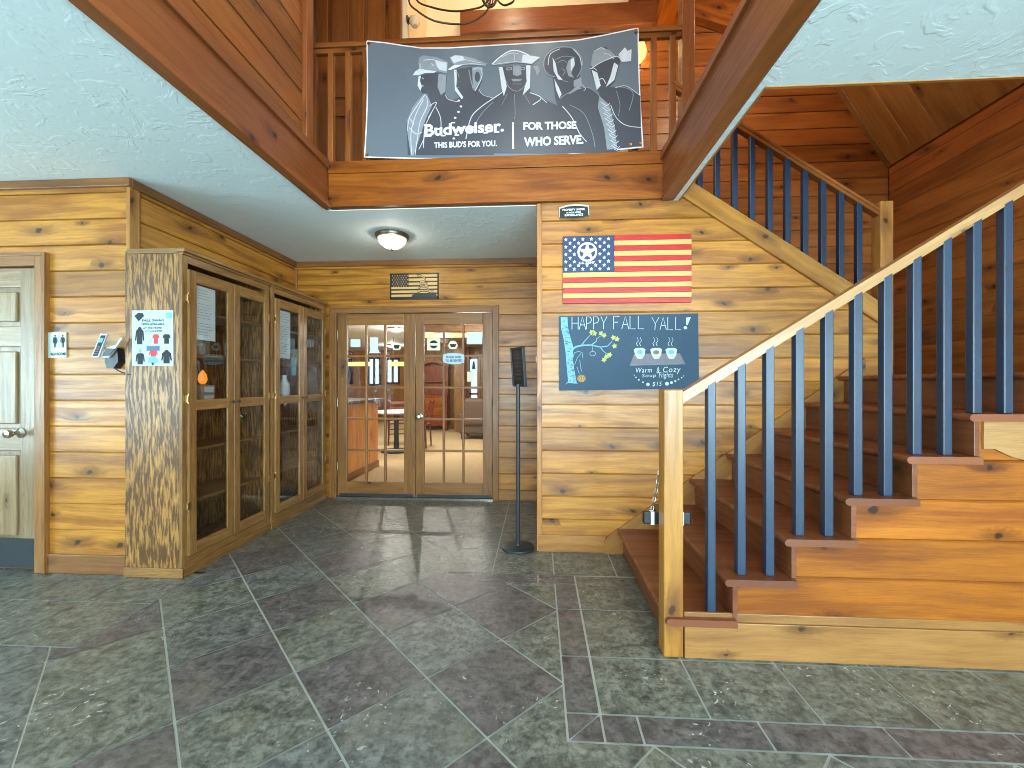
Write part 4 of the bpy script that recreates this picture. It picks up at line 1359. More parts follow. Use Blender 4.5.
# chain barrier plaque hanging behind the newel
ch = thing('hanging_plaque', 'small black plaque with white stripes hanging on chain behind the newel', 'plaque', (.625, 2.12, .565))
g = MB(); g.box(.512, .738, 2.105, 2.135, .568, .628, 'x'); build(g, 'block', M['black_plastic'], ch, bevel=.006)
for x in (.555, .695):
    g = MB(); g.box(x - .008, x + .008, 2.1035, 2.1365, .567, .629, 'z'); build(g, 'stripe', M['white'], ch)
def chain(pts, name):
    g = MB()
    L = 0
    for i in range(len(pts) - 1):
        a, b = Vector(pts[i]), Vector(pts[i + 1])
        n = max(1, int((b - a).length / .020))
        for k in range(n):
            c = a + (b - a) * (k + .5) / n
            t = (b - a).normalized()
            s1 = t.orthogonal().normalized(); s2 = t.cross(s1)
            s = s1 if L % 2 else s2; L += 1
            g.tube([c + t * (.0145 * math.cos(q_ * math.pi / 5)) + s * (.0072 * math.sin(q_ * math.pi / 5)) for q_ in range(10)], .0022, 5, closed=True)
    build(g, name, M['chain'], ch, smooth=True)
chain([(.556, 2.12, .632), (.575, 2.118, .72), (.592, 2.112, .83), (.600, 2.096, .92)], 'chain')
chain([(.694, 2.12, .632), (.685, 2.118, .66), (.660, 2.114, .70), (.625, 2.106, .80), (.606, 2.096, .92)], 'chain')
g = MB(); g.tube([(.603, 2.076, .925), (.603, 2.094, .925), (.603, 2.100, .918), (.603, 2.099, .910)], .004, 8); build(g, 'hook', M['chain'], ch, smooth=True)

# ================================================================== BACK WALL FLAG AND LAMP
bf = thing('wall_flag', 'small black metal flag cutout with coiled snake above the double doors', 'flag', at(414, 300, Y=YB))
YF2 = YB - .001
zk = lambda x, y: (380 + x / 14.63, 265 + y / 14.63)
K = lambda pts: [zk(*p) for p in pts]
zq = lambda y: fn0(YF2 - y)
g = MB(); g.prism([at(*zk(*p), Y=YF2) for p in ((150, 128), (858, 116), (858, 496), (150, 508))], (0, -.006, 0)); build(g, 'backing', M['flag_cream'], bf)
g = MB()
lerp = lambda a, b, t: a + (b - a) * t
yy = lambda x, y: y - (x - 150) * .017
def bar(x0, x1, y0, y1): g.prism([at(*zk(x0, yy(x0, y0)), Y=YF2 - .006), at(*zk(x1, yy(x1, y0)), Y=YF2 - .006), at(*zk(x1, yy(x1, y1)), Y=YF2 - .006), at(*zk(x0, yy(x0, y1)), Y=YF2 - .006)], (0, -.006, 0))
bar(150, 858, 128, 146); bar(150, 858, 486, 508); bar(150, 166, 128, 508); bar(840, 858, 128, 508)
for y in (192, 252, 312): bar(415, 858, y - 10, y + 10)
for y in (366, 424, 480): bar(150, 858, y - 10, y + 10)
build(g, 'bar', M['black'], bf)
g = MB(); g.prism([at(*zk(x, yy(x, y)), Y=YF2 - .006) for x, y in ((164, 140), (418, 140), (418, 326), (164, 326))], (0, -.006, 0)); build(g, 'star_field', M['black'], bf)
g = MB()
for r_ in range(6):
    for c_ in range(7 if r_ % 2 == 0 else 6):
        shape(g, K(star(184 + c_ * 36 + (18 if r_ % 2 else 0), yy(184 + c_ * 36, 160 + r_ * 30), 11)), zq(.0128))
build(g, 'star_cutout', M['flag_cream'], bf)
g = MB()
shape(g, K([(470, 440), (545, 405), (700, 405), (820, 420), (835, 470), (460, 478)]), zq(.0130), 0)
build(g, 'grass_cutout', M['black'], bf)
g = MB()
zs = zq(.0138)
for path, w_ in (([(545, 150), (570, 148), (600, 165), (640, 178), (660, 205), (655, 235), (620, 240), (590, 245)], 1.9), ([(585, 250), (600, 275), (650, 275), (690, 260), (690, 295), (650, 310), (590, 305)], 2.0), ([(560, 320), (600, 345), (660, 345), (710, 330), (705, 365), (650, 380), (560, 372)], 2.1), ([(540, 385), (600, 402), (680, 402), (740, 385), (790, 385)], 1.8)):
    g.ribbon(K(path), w_, zs, 0); g.ribbon(K(path), w_ * .45, zq(.0143), 1)
shape(g, K([(540, 140), (575, 135), (585, 150), (560, 168), (545, 165)]), zs, 0)
build(g, 'snake_cutout', [M['black'], M['flag_cream']], bf)

lt = thing('ceiling_light', 'round flush ceiling light with bronze ring and glowing glass bowl', 'ceiling light', (-1.32, 3.79, 2.49))
g = MB(); g.lathe([(0, 0), (.15, 0), (.152, -.012), (.143, -.030), (.13, -.034), (0, -.034)], (-1.32, 3.79, CEIL), 36); build(g, 'ring', M['bronze'], lt, smooth=True)
g = MB(); g.lathe([(.128, -.032), (.125, -.05), (.105, -.085), (.07, -.112), (.03, -.124), (0, -.126)], (-1.32, 3.79, CEIL), 36)
build(g, 'glass_bowl', lit_glass('lit_opal_glass', (1, .95, .84, 1), 1.6, .35), lt, smooth=True)
g = MB(); g.lathe([(0, -.146), (.006, -.142), (.010, -.132), (.006, -.124), (0, -.122)], (-1.32, 3.79, CEIL), 12); build(g, 'finial', M['bronze'], lt, smooth=True)

# ================================================================== UPSTAIRS THINGS
# printed banner
bn = thing('banner', 'grey printed banner with five soldiers hung on the balcony railing', 'banner', at(504, 157, Y=3.12))
YBn = 3.165


def bmap(off):
    def fn(u, v):
        p = at(u, v, Y=YBn)
        s = (u - 365) / 278
        w_ = .006 * math.sin(s * 9 + v * .02) + .010 * math.sin(s * 17 + v * .035 + 1) * max(0, 1 - (v - 35) / 90) + .012 * math.exp(-((u - 392 - (v - 60) * 1.0) / 7) ** 2) * max(0, 1 - abs(v - 78) / 26)
        return at(u, v, Y=YBn - w_ - off)
    return fn


topv = [(0, 41), (.06, 42.5), (.12, 45), (.2, 48), (.3, 48), (.42, 46), (.55, 44), (.68, 42), (.78, 40), (.86, 36), (.94, 31.5), (1, 28)]
botv = [(0, 157), (.2, 158.5), (.45, 158.5), (.65, 156.5), (.85, 151), (1, 147)]
lx = lambda t_: 367 - 2.5 * t_ + 1.5 * math.sin(t_ * 3.1)
rx = lambda t_: 638 + 5 * t_ - 1.0 * math.sin(t_ * 3.1)
NU, NV = 90, 30
def bgrid(s, t_):
    return (lx(t_) + (rx(t_) - lx(t_)) * s, interp(topv, s) + (interp(botv, s) - interp(topv, s)) * t_)
def cloth(off, flip=False):
    fn = bmap(off)
    b = len(g.v)
    for j in range(NV + 1):
        for i in range(NU + 1):
            g.v.append(tuple(fn(*bgrid(i / NU, j / NV))))
    for j in range(NV):
        for i in range(NU):
            a = b + j * (NU + 1) + i
            q_ = (a, a + 1, a + NU + 2, a + NU + 1)
            g.f.append(q_ if not flip else q_[::-1]); g.uv.append([(i / NU, j / NV)] * 4); g.m.append(0); g.r.append(.5)
g = MB(); cloth(0); cloth(-.003, True)
build(g, 'banner_cloth', M['banner'], bn, smooth=True)
g = MB()
edge = [bgrid(i / 60, 0) for i in range(61)] + [bgrid(1, j / 20) for j in range(1, 21)] + [bgrid(1 - i / 60, 1) for i in range(1, 61)] + [bgrid(0, 1 - j / 20) for j in range(1, 21)]
g.ribbon(edge, 1.2, bmap(.002)); build(g, 'hem', M['banner_white'], bn)
for s, t_ in ((.006, .02), (.994, .03), (.008, .975), (.955, .97), (.99, .97)):
    g = MB(); u, v = bgrid(s, t_); c = bmap(.003)(u, v); g.lathe([(.005, -.003), (.012, -.004), (.013, 0), (.005, .001)], c, 14, 'y'); build(g, 'grommet', M['brass'], bn, smooth=True)
ZB = lambda x, y: (360 + x / 3.531, 20 + y / 3.533)
B = lambda pts: [ZB(*p) for p in pts]
LV = [M['banner_dark'], M['banner_mid'], M['banner_light'], M['banner_white']]


def dense(pts, step=3.0):
    out = []
    for i in range(len(pts)):
        a, b = pts[i], pts[(i + 1) % len(pts)]
        n = max(1, int(math.hypot(b[0] - a[0], b[1] - a[1]) / step))
        out += [(a[0] + (b[0] - a[0]) * k / n, a[1] + (b[1] - a[1]) * k / n) for k in range(n)]
    return out


def patch(pts, m, off):
    shape_d(g, B(pts), bmap(off), m)


def rim(pts, w_, m=2, off=.0065, w2=None):
    # smooth the stroke
    P_ = []
    for i in range(len(pts) - 1):
        p0 = pts[max(i - 1, 0)]; p1 = pts[i]; p2 = pts[i + 1]; p3 = pts[min(i + 2, len(pts) - 1)]
        for k in range(4):
            t_ = k / 4
            P_.append(tuple(.5 * ((2 * p1[a]) + (-p0[a] + p2[a]) * t_ + (2 * p0[a] - 5 * p1[a] + 4 * p2[a] - p3[a]) * t_ ** 2 + (-p0[a] + 3 * p1[a] - 3 * p2[a] + p3[a]) * t_ ** 3) for a in (0, 1)))
    P_.append(pts[-1])
    g.ribbon(B(P_), w_ / 3.53, bmap(off), m, None if w2 is None else w2 / 3.53)


def zA(pts):   # second survey crop, converted
    return [((400 + x / 6.4 - 360) * 3.531, (40 + y / 6.4 - 20) * 3.533) for x, y in pts]


def zD(pts):
    return [((520 + x / 6.144 - 360) * 3.531, (30 + y / 6.144 - 20) * 3.533) for x, y in pts]


# 1: soldier in a field cap, looking left
g = MB()
patch(zA([(50, 735), (40, 520), (80, 430), (150, 350), (130, 320), (112, 285), (120, 225), (245, 210), (300, 230), (290, 345), (330, 395), (370, 420), (400, 735)]), 0, .0035)
patch(zA([(122, 112), (150, 98), (230, 108), (306, 140), (300, 215), (240, 200), (170, 196), (125, 186), (118, 150)]), 1, .005)
patch(zA([(125, 182), (170, 192), (235, 200), (215, 212), (160, 212), (118, 226), (80, 226), (98, 200)]), 2, .0062)
patch(zA([(225, 130), (300, 145), (298, 200), (250, 190), (232, 160)]), 2, .0062)
patch(zA([(246, 215), (296, 224), (290, 330), (262, 352), (240, 300)]), 1, .0055)
patch(zA([(120, 228), (134, 228), (128, 262), (140, 300), (130, 326), (112, 290)]), 2, .0065)
patch(zA([(152, 342), (172, 346), (205, 420), (165, 505), (120, 640), (86, 742), (70, 742), (48, 600), (42, 520), (80, 430)]), 1, .005)
for p_ in ([(140, 240), (150, 250)], [(138, 290), (150, 296)], [(200, 150), (215, 165)], [(150, 130), (200, 124), (260, 140)], [(250, 150), (280, 170)], [(240, 160), (262, 186)], [(128, 150), (128, 180)], [(230, 430), (260, 500), (262, 600)], [(200, 470), (160, 560), (150, 690)], [(120, 700), (150, 640), (160, 600)], [(160, 350), (110, 420), (60, 500), (48, 580)], [(150, 380), (100, 480), (70, 600), (76, 735)], [(170, 360), (175, 420), (130, 520), (110, 640), (96, 738)], [(60, 560), (100, 600), (140, 590)], [(60, 500), (90, 540)], [(190, 420), (235, 400), (180, 500)]):
    rim(zA(p_), 2.6, 2)
build(g, 'printed_soldier', LV, bn)
# 2: soldier in a peaked dress cap, looking left
g = MB()
patch(zA([(300, 395), (380, 370), (345, 310), (345, 190), (460, 170), (530, 175), (525, 260), (480, 335), (500, 330), (600, 380), (600, 735), (330, 735)]), 0, .0030)
patch(zA([(318, 112), (350, 96), (402, 100), (480, 120), (560, 152), (540, 164), (440, 158), (350, 162), (328, 142)]), 1, .0052)
patch(zA([(322, 112), (350, 98), (400, 102), (418, 128), (372, 138), (345, 150)]), 2, .0062)
patch(zA([(305, 190), (342, 162), (400, 160), (372, 172), (330, 190)]), 3, .0066)
patch(zA([(345, 190), (362, 190), (364, 250), (360, 300), (405, 366), (395, 380), (350, 320), (348, 250)]), 2, .0062)
patch(zA([(462, 175), (530, 172), (522, 250), (484, 330), (466, 300)]), 1, .0055)
patch(zA(circ(495, 235, 17, 34, 14)), 0, .0068)
rim(zA([(470, 190), (486, 180), (520, 185), (524, 235), (500, 290), (478, 325)]), 2.4, 2, .007)
for x, y in ((376, 388), (390, 425), (374, 460), (353, 498), (345, 630)): patch(zA(circ(x, y, 9, 7, 10)), 2, .0062)
rim(zA([(352, 200), (372, 215), (378, 240)]), 2.0, 1); rim(zA([(356, 262), (372, 268)]), 1.8, 1); rim(zA([(358, 300), (380, 306)]), 1.8, 1); rim(zA([(440, 190), (452, 250), (470, 320)]), 3.0, 1); rim(zA([(380, 160), (460, 152), (548, 162)]), 2.2, 2)
rim(zA([(400, 120), (430, 128), (520, 148)]), 1.6, 2); rim(zA([(290, 350), (310, 380), (370, 395)]), 2.2); rim(zA([(505, 315), (530, 350), (590, 370)]), 1.6)
build(g, 'printed_soldier', LV, bn)
# 3: sailor in the middle, facing front
g = MB()
patch([(370, 470), (372, 420), (385, 350), (420, 310), (490, 262), (505, 240), (490, 165), (600, 160), (602, 250), (650, 280), (735, 320), (770, 390), (790, 470)], 0, .004)
patch([(463, 157), (495, 128), (528, 108), (560, 107), (598, 124), (637, 131), (606, 156), (550, 150), (500, 158)], 1, .0055)
patch([(575, 122), (637, 131), (608, 154), (570, 149)], 2, .0063)
rim([(466, 156), (495, 130), (528, 110), (560, 109), (596, 124)], 3.4, 3, .0068); rim([(470, 158), (520, 150), (560, 148), (606, 154)], 2.0, 2, .0068)
patch([(490, 166), (503, 166), (512, 205), (518, 235), (508, 270), (500, 240)], 2, .0063)
patch([(586, 160), (602, 160), (600, 240), (574, 266), (588, 215)], 2, .0063)
patch([(540, 160), (550, 162), (548, 184), (562, 188), (560, 160), (568, 164), (570, 192), (556, 198), (540, 194)], 1, .0063)
patch([(534, 208), (572, 208), (566, 216), (540, 217)], 1, .0063)
patch([(516, 168), (536, 166), (538, 176), (518, 178)], 1, .0060); patch([(566, 166), (584, 166), (582, 176), (568, 177)], 1, .0060)
patch([(520, 170), (532, 169), (533, 174), (522, 175)], 0, .0068); patch([(569, 169), (580, 169), (579, 174), (570, 174)], 0, .0068)
rim([(512, 205), (522, 232), (540, 248), (556, 252)], 2.4, 1); rim([(590, 210), (580, 236), (560, 250)], 2.4, 1); rim([(538, 226), (570, 226)], 2.0, 1); rim([(500, 132), (530, 118), (560, 118)], 2.0, 2); rim([(540, 112), (546, 128), (544, 146)], 1.6, 2)
rim([(545, 262), (548, 330), (544, 350)], 1.4, 1); rim([(520, 262), (500, 300)], 1.6, 1); rim([(580, 262), (600, 296)], 1.6, 1)
rim([(506, 250), (490, 264), (430, 305), (392, 345), (374, 420)], 3.2, 2); rim([(470, 290), (430, 330), (400, 380)], 2.2, 1)
rim([(600, 256), (640, 275), (610, 300)], 3.2, 2); rim([(640, 275), (660, 292)], 2.4, 2); rim([(715, 305), (748, 345), (775, 400), (800, 430)], 3.0, 2)
build(g, 'printed_soldier', LV, bn)
# 4: helmeted soldier, facing right
g = MB()
patch([(690, 280), (680, 200), (650, 170), (655, 130), (690, 98), (750, 98), (785, 135), (775, 200), (760, 230), (800, 238), (850, 265), (905, 360), (908, 470), (760, 470)], 0, .0045)
rim([(688, 200), (660, 190), (648, 150), (668, 112), (710, 95), (755, 102), (784, 138), (780, 178), (766, 202)], 3.2, 1, .0062)
rim([(664, 160), (672, 120), (706, 102)], 2.4, 2, .0068); rim([(754, 104), (776, 130), (782, 160)], 2.8, 2, .0068)
patch([(680, 132), (690, 150), (698, 190), (716, 212), (700, 210), (684, 180)], 2, .0063); patch([(735, 145), (752, 130), (760, 152), (746, 188), (756, 204), (736, 198), (728, 170)], 1, .0063)
patch([(744, 140), (756, 134), (758, 160), (744, 180)], 2, .0068)
patch([(686, 208), (702, 238), (712, 262), (704, 276), (692, 245)], 2, .0063); patch([(765, 232), (785, 215), (778, 240), (745, 260), (735, 262)], 1, .0062)
rim([(706, 278), (735, 258), (800, 238), (840, 262), (880, 320)], 2.2, 1)
patch([(845, 268), (880, 300), (900, 380), (908, 455), (872, 458), (862, 380), (840, 310)], 1, .0056)
for k in range(9):
    y = 290 + k * 19; x = 852 + k * 4.5
    rim([(x, y), (x + 18, y + 12), (x + 30, y + 4)], 2.6, 2, .0068); rim([(x + 10, y + 14), (x + 26, y + 24)], 2.0, 2, .0068)
rim([(770, 220), (796, 240), (790, 250)], 2.0, 2)
rim([(700, 150), (716, 142), (730, 150)], 2.0, 1); rim([(712, 172), (724, 180), (716, 196)], 2.0, 1); rim([(716, 214), (734, 218)], 2.0, 1); rim([(690, 140), (720, 128), (760, 132)], 2.0, 1); rim([(740, 300), (790, 330), (820, 400), (830, 450)], 2.0, 1)
build(g, 'printed_soldier', LV, bn)
# 5: soldier seen from behind on the right
g = MB()
patch([(850, 265), (838, 245), (815, 180), (815, 150), (830, 105), (870, 95), (900, 125), (920, 140), (900, 215), (880, 238), (940, 235), (990, 268), (993, 440), (908, 455), (895, 330)], 0, .0050)
patch([(815, 158), (822, 118), (850, 96), (880, 105), (905, 130), (850, 150), (822, 170)], 1, .0058)
rim([(816, 172), (850, 150), (905, 128), (922, 142)], 2.6, 2, .0068); rim([(826, 112), (850, 98), (866, 104)], 2.2, 2, .0068); rim([(812, 172), (826, 170), (836, 178)], 2.4, 2, .007); rim([(840, 215), (856, 206), (868, 225)], 2.6, 2, .0068); rim([(862, 118), (880, 122), (896, 138)], 1.8, 2, .0068); rim([(905, 250), (918, 300), (912, 340)], 1.8, 1)
patch([(818, 176), (838, 186), (850, 232), (836, 248), (828, 215)], 2, .0064); patch([(897, 150), (912, 160), (898, 212), (868, 237), (884, 200)], 2, .0064)
rim([(905, 236), (940, 240), (965, 262), (950, 320)], 2.4, 1); rim([(900, 240), (940, 233), (985, 264)], 2.0, 2); rim([(885, 300), (905, 345), (940, 372), (994, 380)], 2.6, 2)
build(g, 'printed_soldier', LV, bn)
for pts_, m, of_ in (([(605, 150), (645, 106), (660, 128), (686, 118), (664, 152), (682, 192), (648, 176), (624, 196), (612, 165)], 2, .006), ([(330, 310), (352, 318), (380, 290), (372, 325), (380, 350), (350, 342), (330, 350)], 1, .0072), ([(78, 225), (110, 220), (122, 250), (104, 282), (96, 250)], 1, .0052)):
    g = MB(); patch(zD(pts_), m, of_); build(g, 'printed_star', LV, bn)
g = MB()
f = bmap(.0085)
text_on(g, 'Budweiser.', ZB(228, 412), ZB(508, 394), ZB(228, 370), f, bold=.032)
for x0, x1, y in ((226, 252, 411), (226, 250, 371), (288, 302, 409), (334, 350, 407), (272, 284, 385), (300, 312, 384), (322, 336, 363), (436, 452, 399), (474, 492, 396), (352, 366, 381), (376, 388, 380), (396, 406, 379)):
    shape(g, B([(x0, y - 2.2), (x1, y - 3), (x1, y + 1.6), (x0, y + 2.4)]), bmap(.0087))
text_on(g, "THIS BUD'S FOR YOU.", ZB(262, 453), ZB(483, 446), ZB(262, 431), f, bold=.03)
text_on(g, 'FOR THOSE', ZB(577, 389), ZB(764, 385), ZB(577, 361), f, bold=.04)
text_on(g, 'WHO SERVE.', ZB(579, 448), ZB(789, 438), ZB(579, 415), f, bold=.04)
shape(g, B([(537, 362), (543, 361), (544, 455), (538, 456)]), f)
build(g, 'lettering', M['banner_white'], bn)

# wall lamp on the upper pine wall
wl = thing('wall_lamp', 'glowing warm wall lamp on the upper pine wall beside the banner', 'wall lamp', (1.01, 4.42, 4.5))
g = MB(); g.lathe([(0, 0), (.06, 0), (.055, -.02), (0, -.025)], (1.01, 4.5, 4.60), 20, 'y'); g.tube([(1.01, 4.48, 4.60), (1.01, 4.40, 4.58), (1.01, 4.40, 4.52)], .012, 8); build(g, 'bracket', M['bronze'], wl, smooth=True)
g = MB(); g.lathe([(0, -.08), (.05, -.07), (.085, -.02), (.09, .03), (.07, .10), (.05, .12), (0, .12)], (1.01, 4.40, 4.60), 24); build(g, 'lamp_shade', lit_glass('lit_amber_glass', (1, .74, .24, 1), 1.8, .4), wl, smooth=True)

# globe lamp by the upstairs door
gl = thing('wall_lamp', 'unlit round glass globe lamp at the upstairs door edge', 'wall lamp', at(411, 20, Y=3.95))
c = at(412, 20, Y=3.90)
g = MB(); g.lathe([(0, 0), (.036, 0), (.036, .012), (.02, .02), (.02, .05), (0, .05)], (-1.222, c.y + .02, c.z + .02), 18, 'x'); build(g, 'bracket', M['bronze'], gl, smooth=True)
g = MB(); g.lathe([(0, -.05), (.03, -.042), (.05, -.01), (.046, .025), (.025, .045), (0, .05)], (-1.222 + .07, c.y + .02, c.z), 20, 'z'); build(g, 'globe', plain('opal_globe', sr(236, 214, 176), .2), gl, smooth=True)

# wire chandelier above the well
cd = thing('wire_chandelier', 'looping brown iron wire chandelier hanging above the balcony', 'chandelier', at(487, 0, Y=2.9))
YCh = 2.9
hub = at(489, -4, Y=YCh)
def loop(pts, r_=.006):
    g = MB(); n = len(pts); out = []
    for i in range(n):
        p0, p1, p2, p3 = [Vector(pts[(i + k) % n]) for k in (-1, 0, 1, 2)]
        for k in range(6):
            t_ = k / 6
            out.append(.5 * ((2 * p1) + (-p0 + p2) * t_ + (2 * p0 - 5 * p1 + 4 * p2 - p3) * t_ ** 2 + (-p0 + 3 * p1 - 3 * p2 + p3) * t_ ** 3))
    g.tube(out, r_, 8, closed=True); build(g, 'wire_loop', M['iron'], cd, smooth=True)
pY = lambda u, v, dy: at(u, v, Y=YCh + dy)
loop([pY(409, 0, -.05), pY(418, 11.4, -.05), pY(433, 20.3, -.03), pY(451, 23.9, 0), pY(466, 23.5, 0), pY(479, 17.8, 0), pY(489, 6.3, 0), pY(490, -20, .05), pY(470, -48, .1), pY(440, -55, .1), pY(415, -30, .02)])
loop([pY(416.7, 0, .1), pY(433, 7.6, .1), pY(453.5, 11.2, .06), pY(471, 9.5, .03), pY(484, 5, .01), pY(490, -8, 0), pY(475, -30, .1), pY(440, -36, .15), pY(418, -20, .12)])
loop([pY(497, -2, 0), pY(503, 5, -.05), pY(509, 4, -.1), pY(514, 0, -.12), pY(520, -18, -.1), pY(508, -32, -.05), pY(496, -18, 0)])
loop([pY(482, -4, 0), pY(485, 4, -.01), pY(490, 7, 0), pY(495, 3, .02), pY(496, -6, .02), pY(490, -13, 0), pY(484, -10, 0)], .009)
loop([pY(485, -6, .04), pY(488, 3, .03), pY(492, 4, .02), pY(493, -5, -.02), pY(489, -10, 0)], .005)
g = MB(); g.tube([hub, Vector((hub.x, hub.y, 5.8))], .007, 8); build(g, 'hanging_rod', M['iron'], cd)

# ================================================================== PAPERS AND SIGNS ON THE DOUBLE DOORS
YG = YB + .0295
def sticker(pts, label, cat, mat, name='door_notice', group=None):
    g = MB(); g.prism([at(u, v, Y=YG) for u, v in pts], (0, -.002, 0))
    return build(g, name, mat, label=label, cat=cat, group=group)
r4 = lambda a, b, c, d: [(a, c), (b, c), (b, d), (a, d)]
fg = fn0(YG - .003)
o = sticker(r4(427.2, 440.2, 338.2, 350.4), 'cream square decal with dark badge in the right door', 'decal', M['paper_cream'])
g = MB(); shape(g, circ(433.7, 344.3, 4.2, 4.0, 20), fg, 0); shape(g, [(429.3, 343.2), (438.1, 343.2), (438.1, 345.6), (429.3, 345.6)], fn0(YG - .0036), 1); build(g, 'badge', [M['ink'], M['paper_cream']], o)
o = sticker([(448, 345.5), (450, 341.5), (453, 340.6), (456, 341.5), (458, 345.5), (456.5, 348.6), (453, 349.4), (449.5, 348.6)], 'small arched cream decal in the middle pane of the right door', 'decal', M['paper_cream'])
g = MB(); shape(g, [(449.6, 344), (456.4, 344), (455, 347.2), (451, 347.2)], fg); build(g, 'badge', M['ink'], o)
sticker(r4(466.8, 482.2, 331.8, 344.2), 'blank pale blue paper taped in the upper right pane', 'paper', M['paper'])
pl = thing('door_sign', 'rounded pale blue sign with two lines of lettering on the right door', 'sign', at(453.5, 364, Y=YB))
ol = [(443.4, 354.6), (448, 353.3), (454, 353.0), (460, 353.6), (464.2, 354.8), (464.6, 358.5), (464.0, 362.6), (459, 364), (453, 364.4), (447.6, 363.6), (443.2, 362.2), (442.9, 358)]
g = MB(); g.prism([at(u, v, Y=YB + .008) for u, v in ol], (0, -.006, 0)); build(g, 'plate', plain('sign_pale_blue', sr(176, 200, 216), .4), pl, bevel=.001)
g = MB(); f = fn0(YB + .0008)
text_on(g, 'PLEASE WAIT', (446, 358.2), (461.5, 358.0), (446, 356.0), f, bold=.03); text_on(g, 'TO BE SEATED', (445.4, 361.8), (462.4, 361.6), (445.4, 359.5), f, bold=.03); build(g, 'lettering', M['ink'], pl)
o = sticker(r4(470, 477.4, 359.5, 371), 'white notice with black figure on the right door above cream card', 'paper', M['paper'])
g = MB(); shape(g, [(473, 361.5), (474.4, 361.5), (475.4, 369), (472, 369)], fg); build(g, 'figure_print', M['ink'], o)
sticker(r4(467.2, 473.2, 371.6, 381.6), 'cream card taped below the white notice on the right door', 'paper', M['paper_cream'])
o = sticker([(370.2, 337.4), (378.2, 337.4), (378.2, 349.2), (380, 353.2), (369.4, 353.2), (370.2, 349.2)], 'white paper cutout taped in the middle pane of the left door', 'paper', M['paper'])
sticker(r4(350.6, 360.4, 339.2, 347), 'small white paper in the upper left pane of the left door', 'paper', M['paper'])
o = sticker([(391.8, 346.5), (393.5, 343.6), (396.8, 342.6), (400, 343.6), (401.4, 346.5), (400, 350), (393.4, 350)], 'cream arched decal in the third pane of the left door', 'decal', M['paper_cream'])
g = MB(); shape(g, [(393.6, 345), (399.8, 345), (398.6, 348.6), (394.6, 348.6)], fg); build(g, 'badge', M['ink'], o)

# ================================================================== DINING ROOM BEYOND THE DOORS
DC = 2.36
g = MB(); g.box(-8, 2, YB + .04, 14.2, -.08, -.004, 'y'); tag(build(g, 'floor_dining', M['carpet'], kind='structure'), 'tan carpet of the dining room beyond the doors')
g = MB(); g.box(-8, -2.5, YB + .1, 14.2, DC, DC + .08, 'y'); tag(build(g, 'ceiling_dining', M['plaster_far'], kind='structure'), 'pale panel ceiling of the dining room')
g = MB(); g.box(-2.5, 2, YB + .1, 14.2, DC - .02, DC + .08, 'y'); tag(build(g, 'ceiling_dining_wood', M['oak'], kind='structure'), 'brown plank ceiling of the dining room')
g = MB()
for k in range(5): g.box(-2.5, 2, 6.8 + k * 1.1, 6.94 + k * 1.1, DC - .12, DC - .02, 'x')
build(g, 'trim_22', M['oak'], kind='structure')
def far_wall(name, Y, x0, x1, wins, mat):
    g = MB(); xs_ = [x0]
    for a, b, c, d in wins: xs_ += [a, b]
    xs_.append(x1)
    for i in range(0, len(xs_), 2): g.box(xs_[i], xs_[i + 1], Y, Y + .1, 0, DC, 'z')
    for a, b, c, d in wins:
        g.box(a, b, Y, Y + .1, 0, c, 'x'); g.box(a, b, Y, Y + .1, d, DC, 'x')
    return build(g, name, mat, kind='structure')
xY = lambda u, Y: at(u, 384, Y=Y).x
wl_ = [(xY(347, 14), xY(353, 14), 1.25, 2.1), (xY(368, 14), xY(381, 14), 1.2, 2.15), (xY(386, 14), xY(400, 14), 1.25, 2.12)]
far_wall('wall_dining_back', 14.0, -8, -3.2, wl_, M['door_wood'])
for k, (a, b, c, d) in enumerate(wl_):
    w_ = thing('window_%d' % (k + 5), None, None, ((a + b) / 2, 13.98, c), kind='structure'); g = MB(); s = .06
    for x0, x1, z0, z1 in ((a, a + s, c, d), (b - s, b, c, d), (a, b, c, c + s), (a, b, d - s, d), ((a + b) / 2 - .03, (a + b) / 2 + .03, c, d)): g.box(x0, x1, 13.95, 14.0, z0, z1, 'z')
    build(g, 'window_frame', M['black_plastic'], w_); g = MB(); g.box(a, b, 14.02, 14.03, c, d, 'x'); build(g, 'window_glass', M['glass'], w_)
wr = [(xY(470, 11.8), xY(478.5, 11.8), .05, 2.0)]
far_wall('wall_dining_right', 11.8, -3.2, 2, wr, M['oak'])
a, b, c, d = wr[0]
w_ = thing('window_8', None, None, ((a + b) / 2, 11.78, c), kind='structure'); g = MB()
for x0, x1, z0, z1 in ((a - .05, a + .03, c, d), (b - .03, b + .05, c, d), (a, b, c, c + .05), (a, b, d - .05, d), (a, b, .95, 1.0)): g.box(x0, x1, 11.76, 11.81, z0, z1, 'z')
build(g, 'window_frame', M['oak'], w_); g = MB(); g.box(a, b, 11.82, 11.83, c, d, 'x'); build(g, 'window_glass', M['glass'], w_)
g = MB(); g.box(-3.3, -3.2, 11.8, 14.1, 0, DC, 'y'); build(g, 'wall_dining_return', M['pine_shaded'], kind='structure')
g = MB(); g.box(-8.1, -8, YB + .1, 14.1, 0, DC, 'y'); build(g, 'wall_dining_left', M['pine_trim'], kind='structure')
g = MB(); g.box(2, 2.1, YB + .1, 11.9, 0, DC, 'y'); build(g, 'wall_dining_far_right', M['pine_trim'], kind='structure')
g = MB(); g.box(-8, DL - .1, YB + .08, YB + .14, 0, DC, 'x'); g.box(DR + .1, 2, YB + .08, YB + .14, 0, DC, 'x'); build(g, 'wall_dining_front', M['pine_trim'], kind='structure')
g = MB(); cxx = xY(459, 11.2); g.box(cxx - .11, cxx + .11, 11.1, 11.32, 0, DC - .02, 'z'); tag(build(g, 'trim_23', M['oak'], kind='structure', bevel=.004), 'wooden column in the dining room')
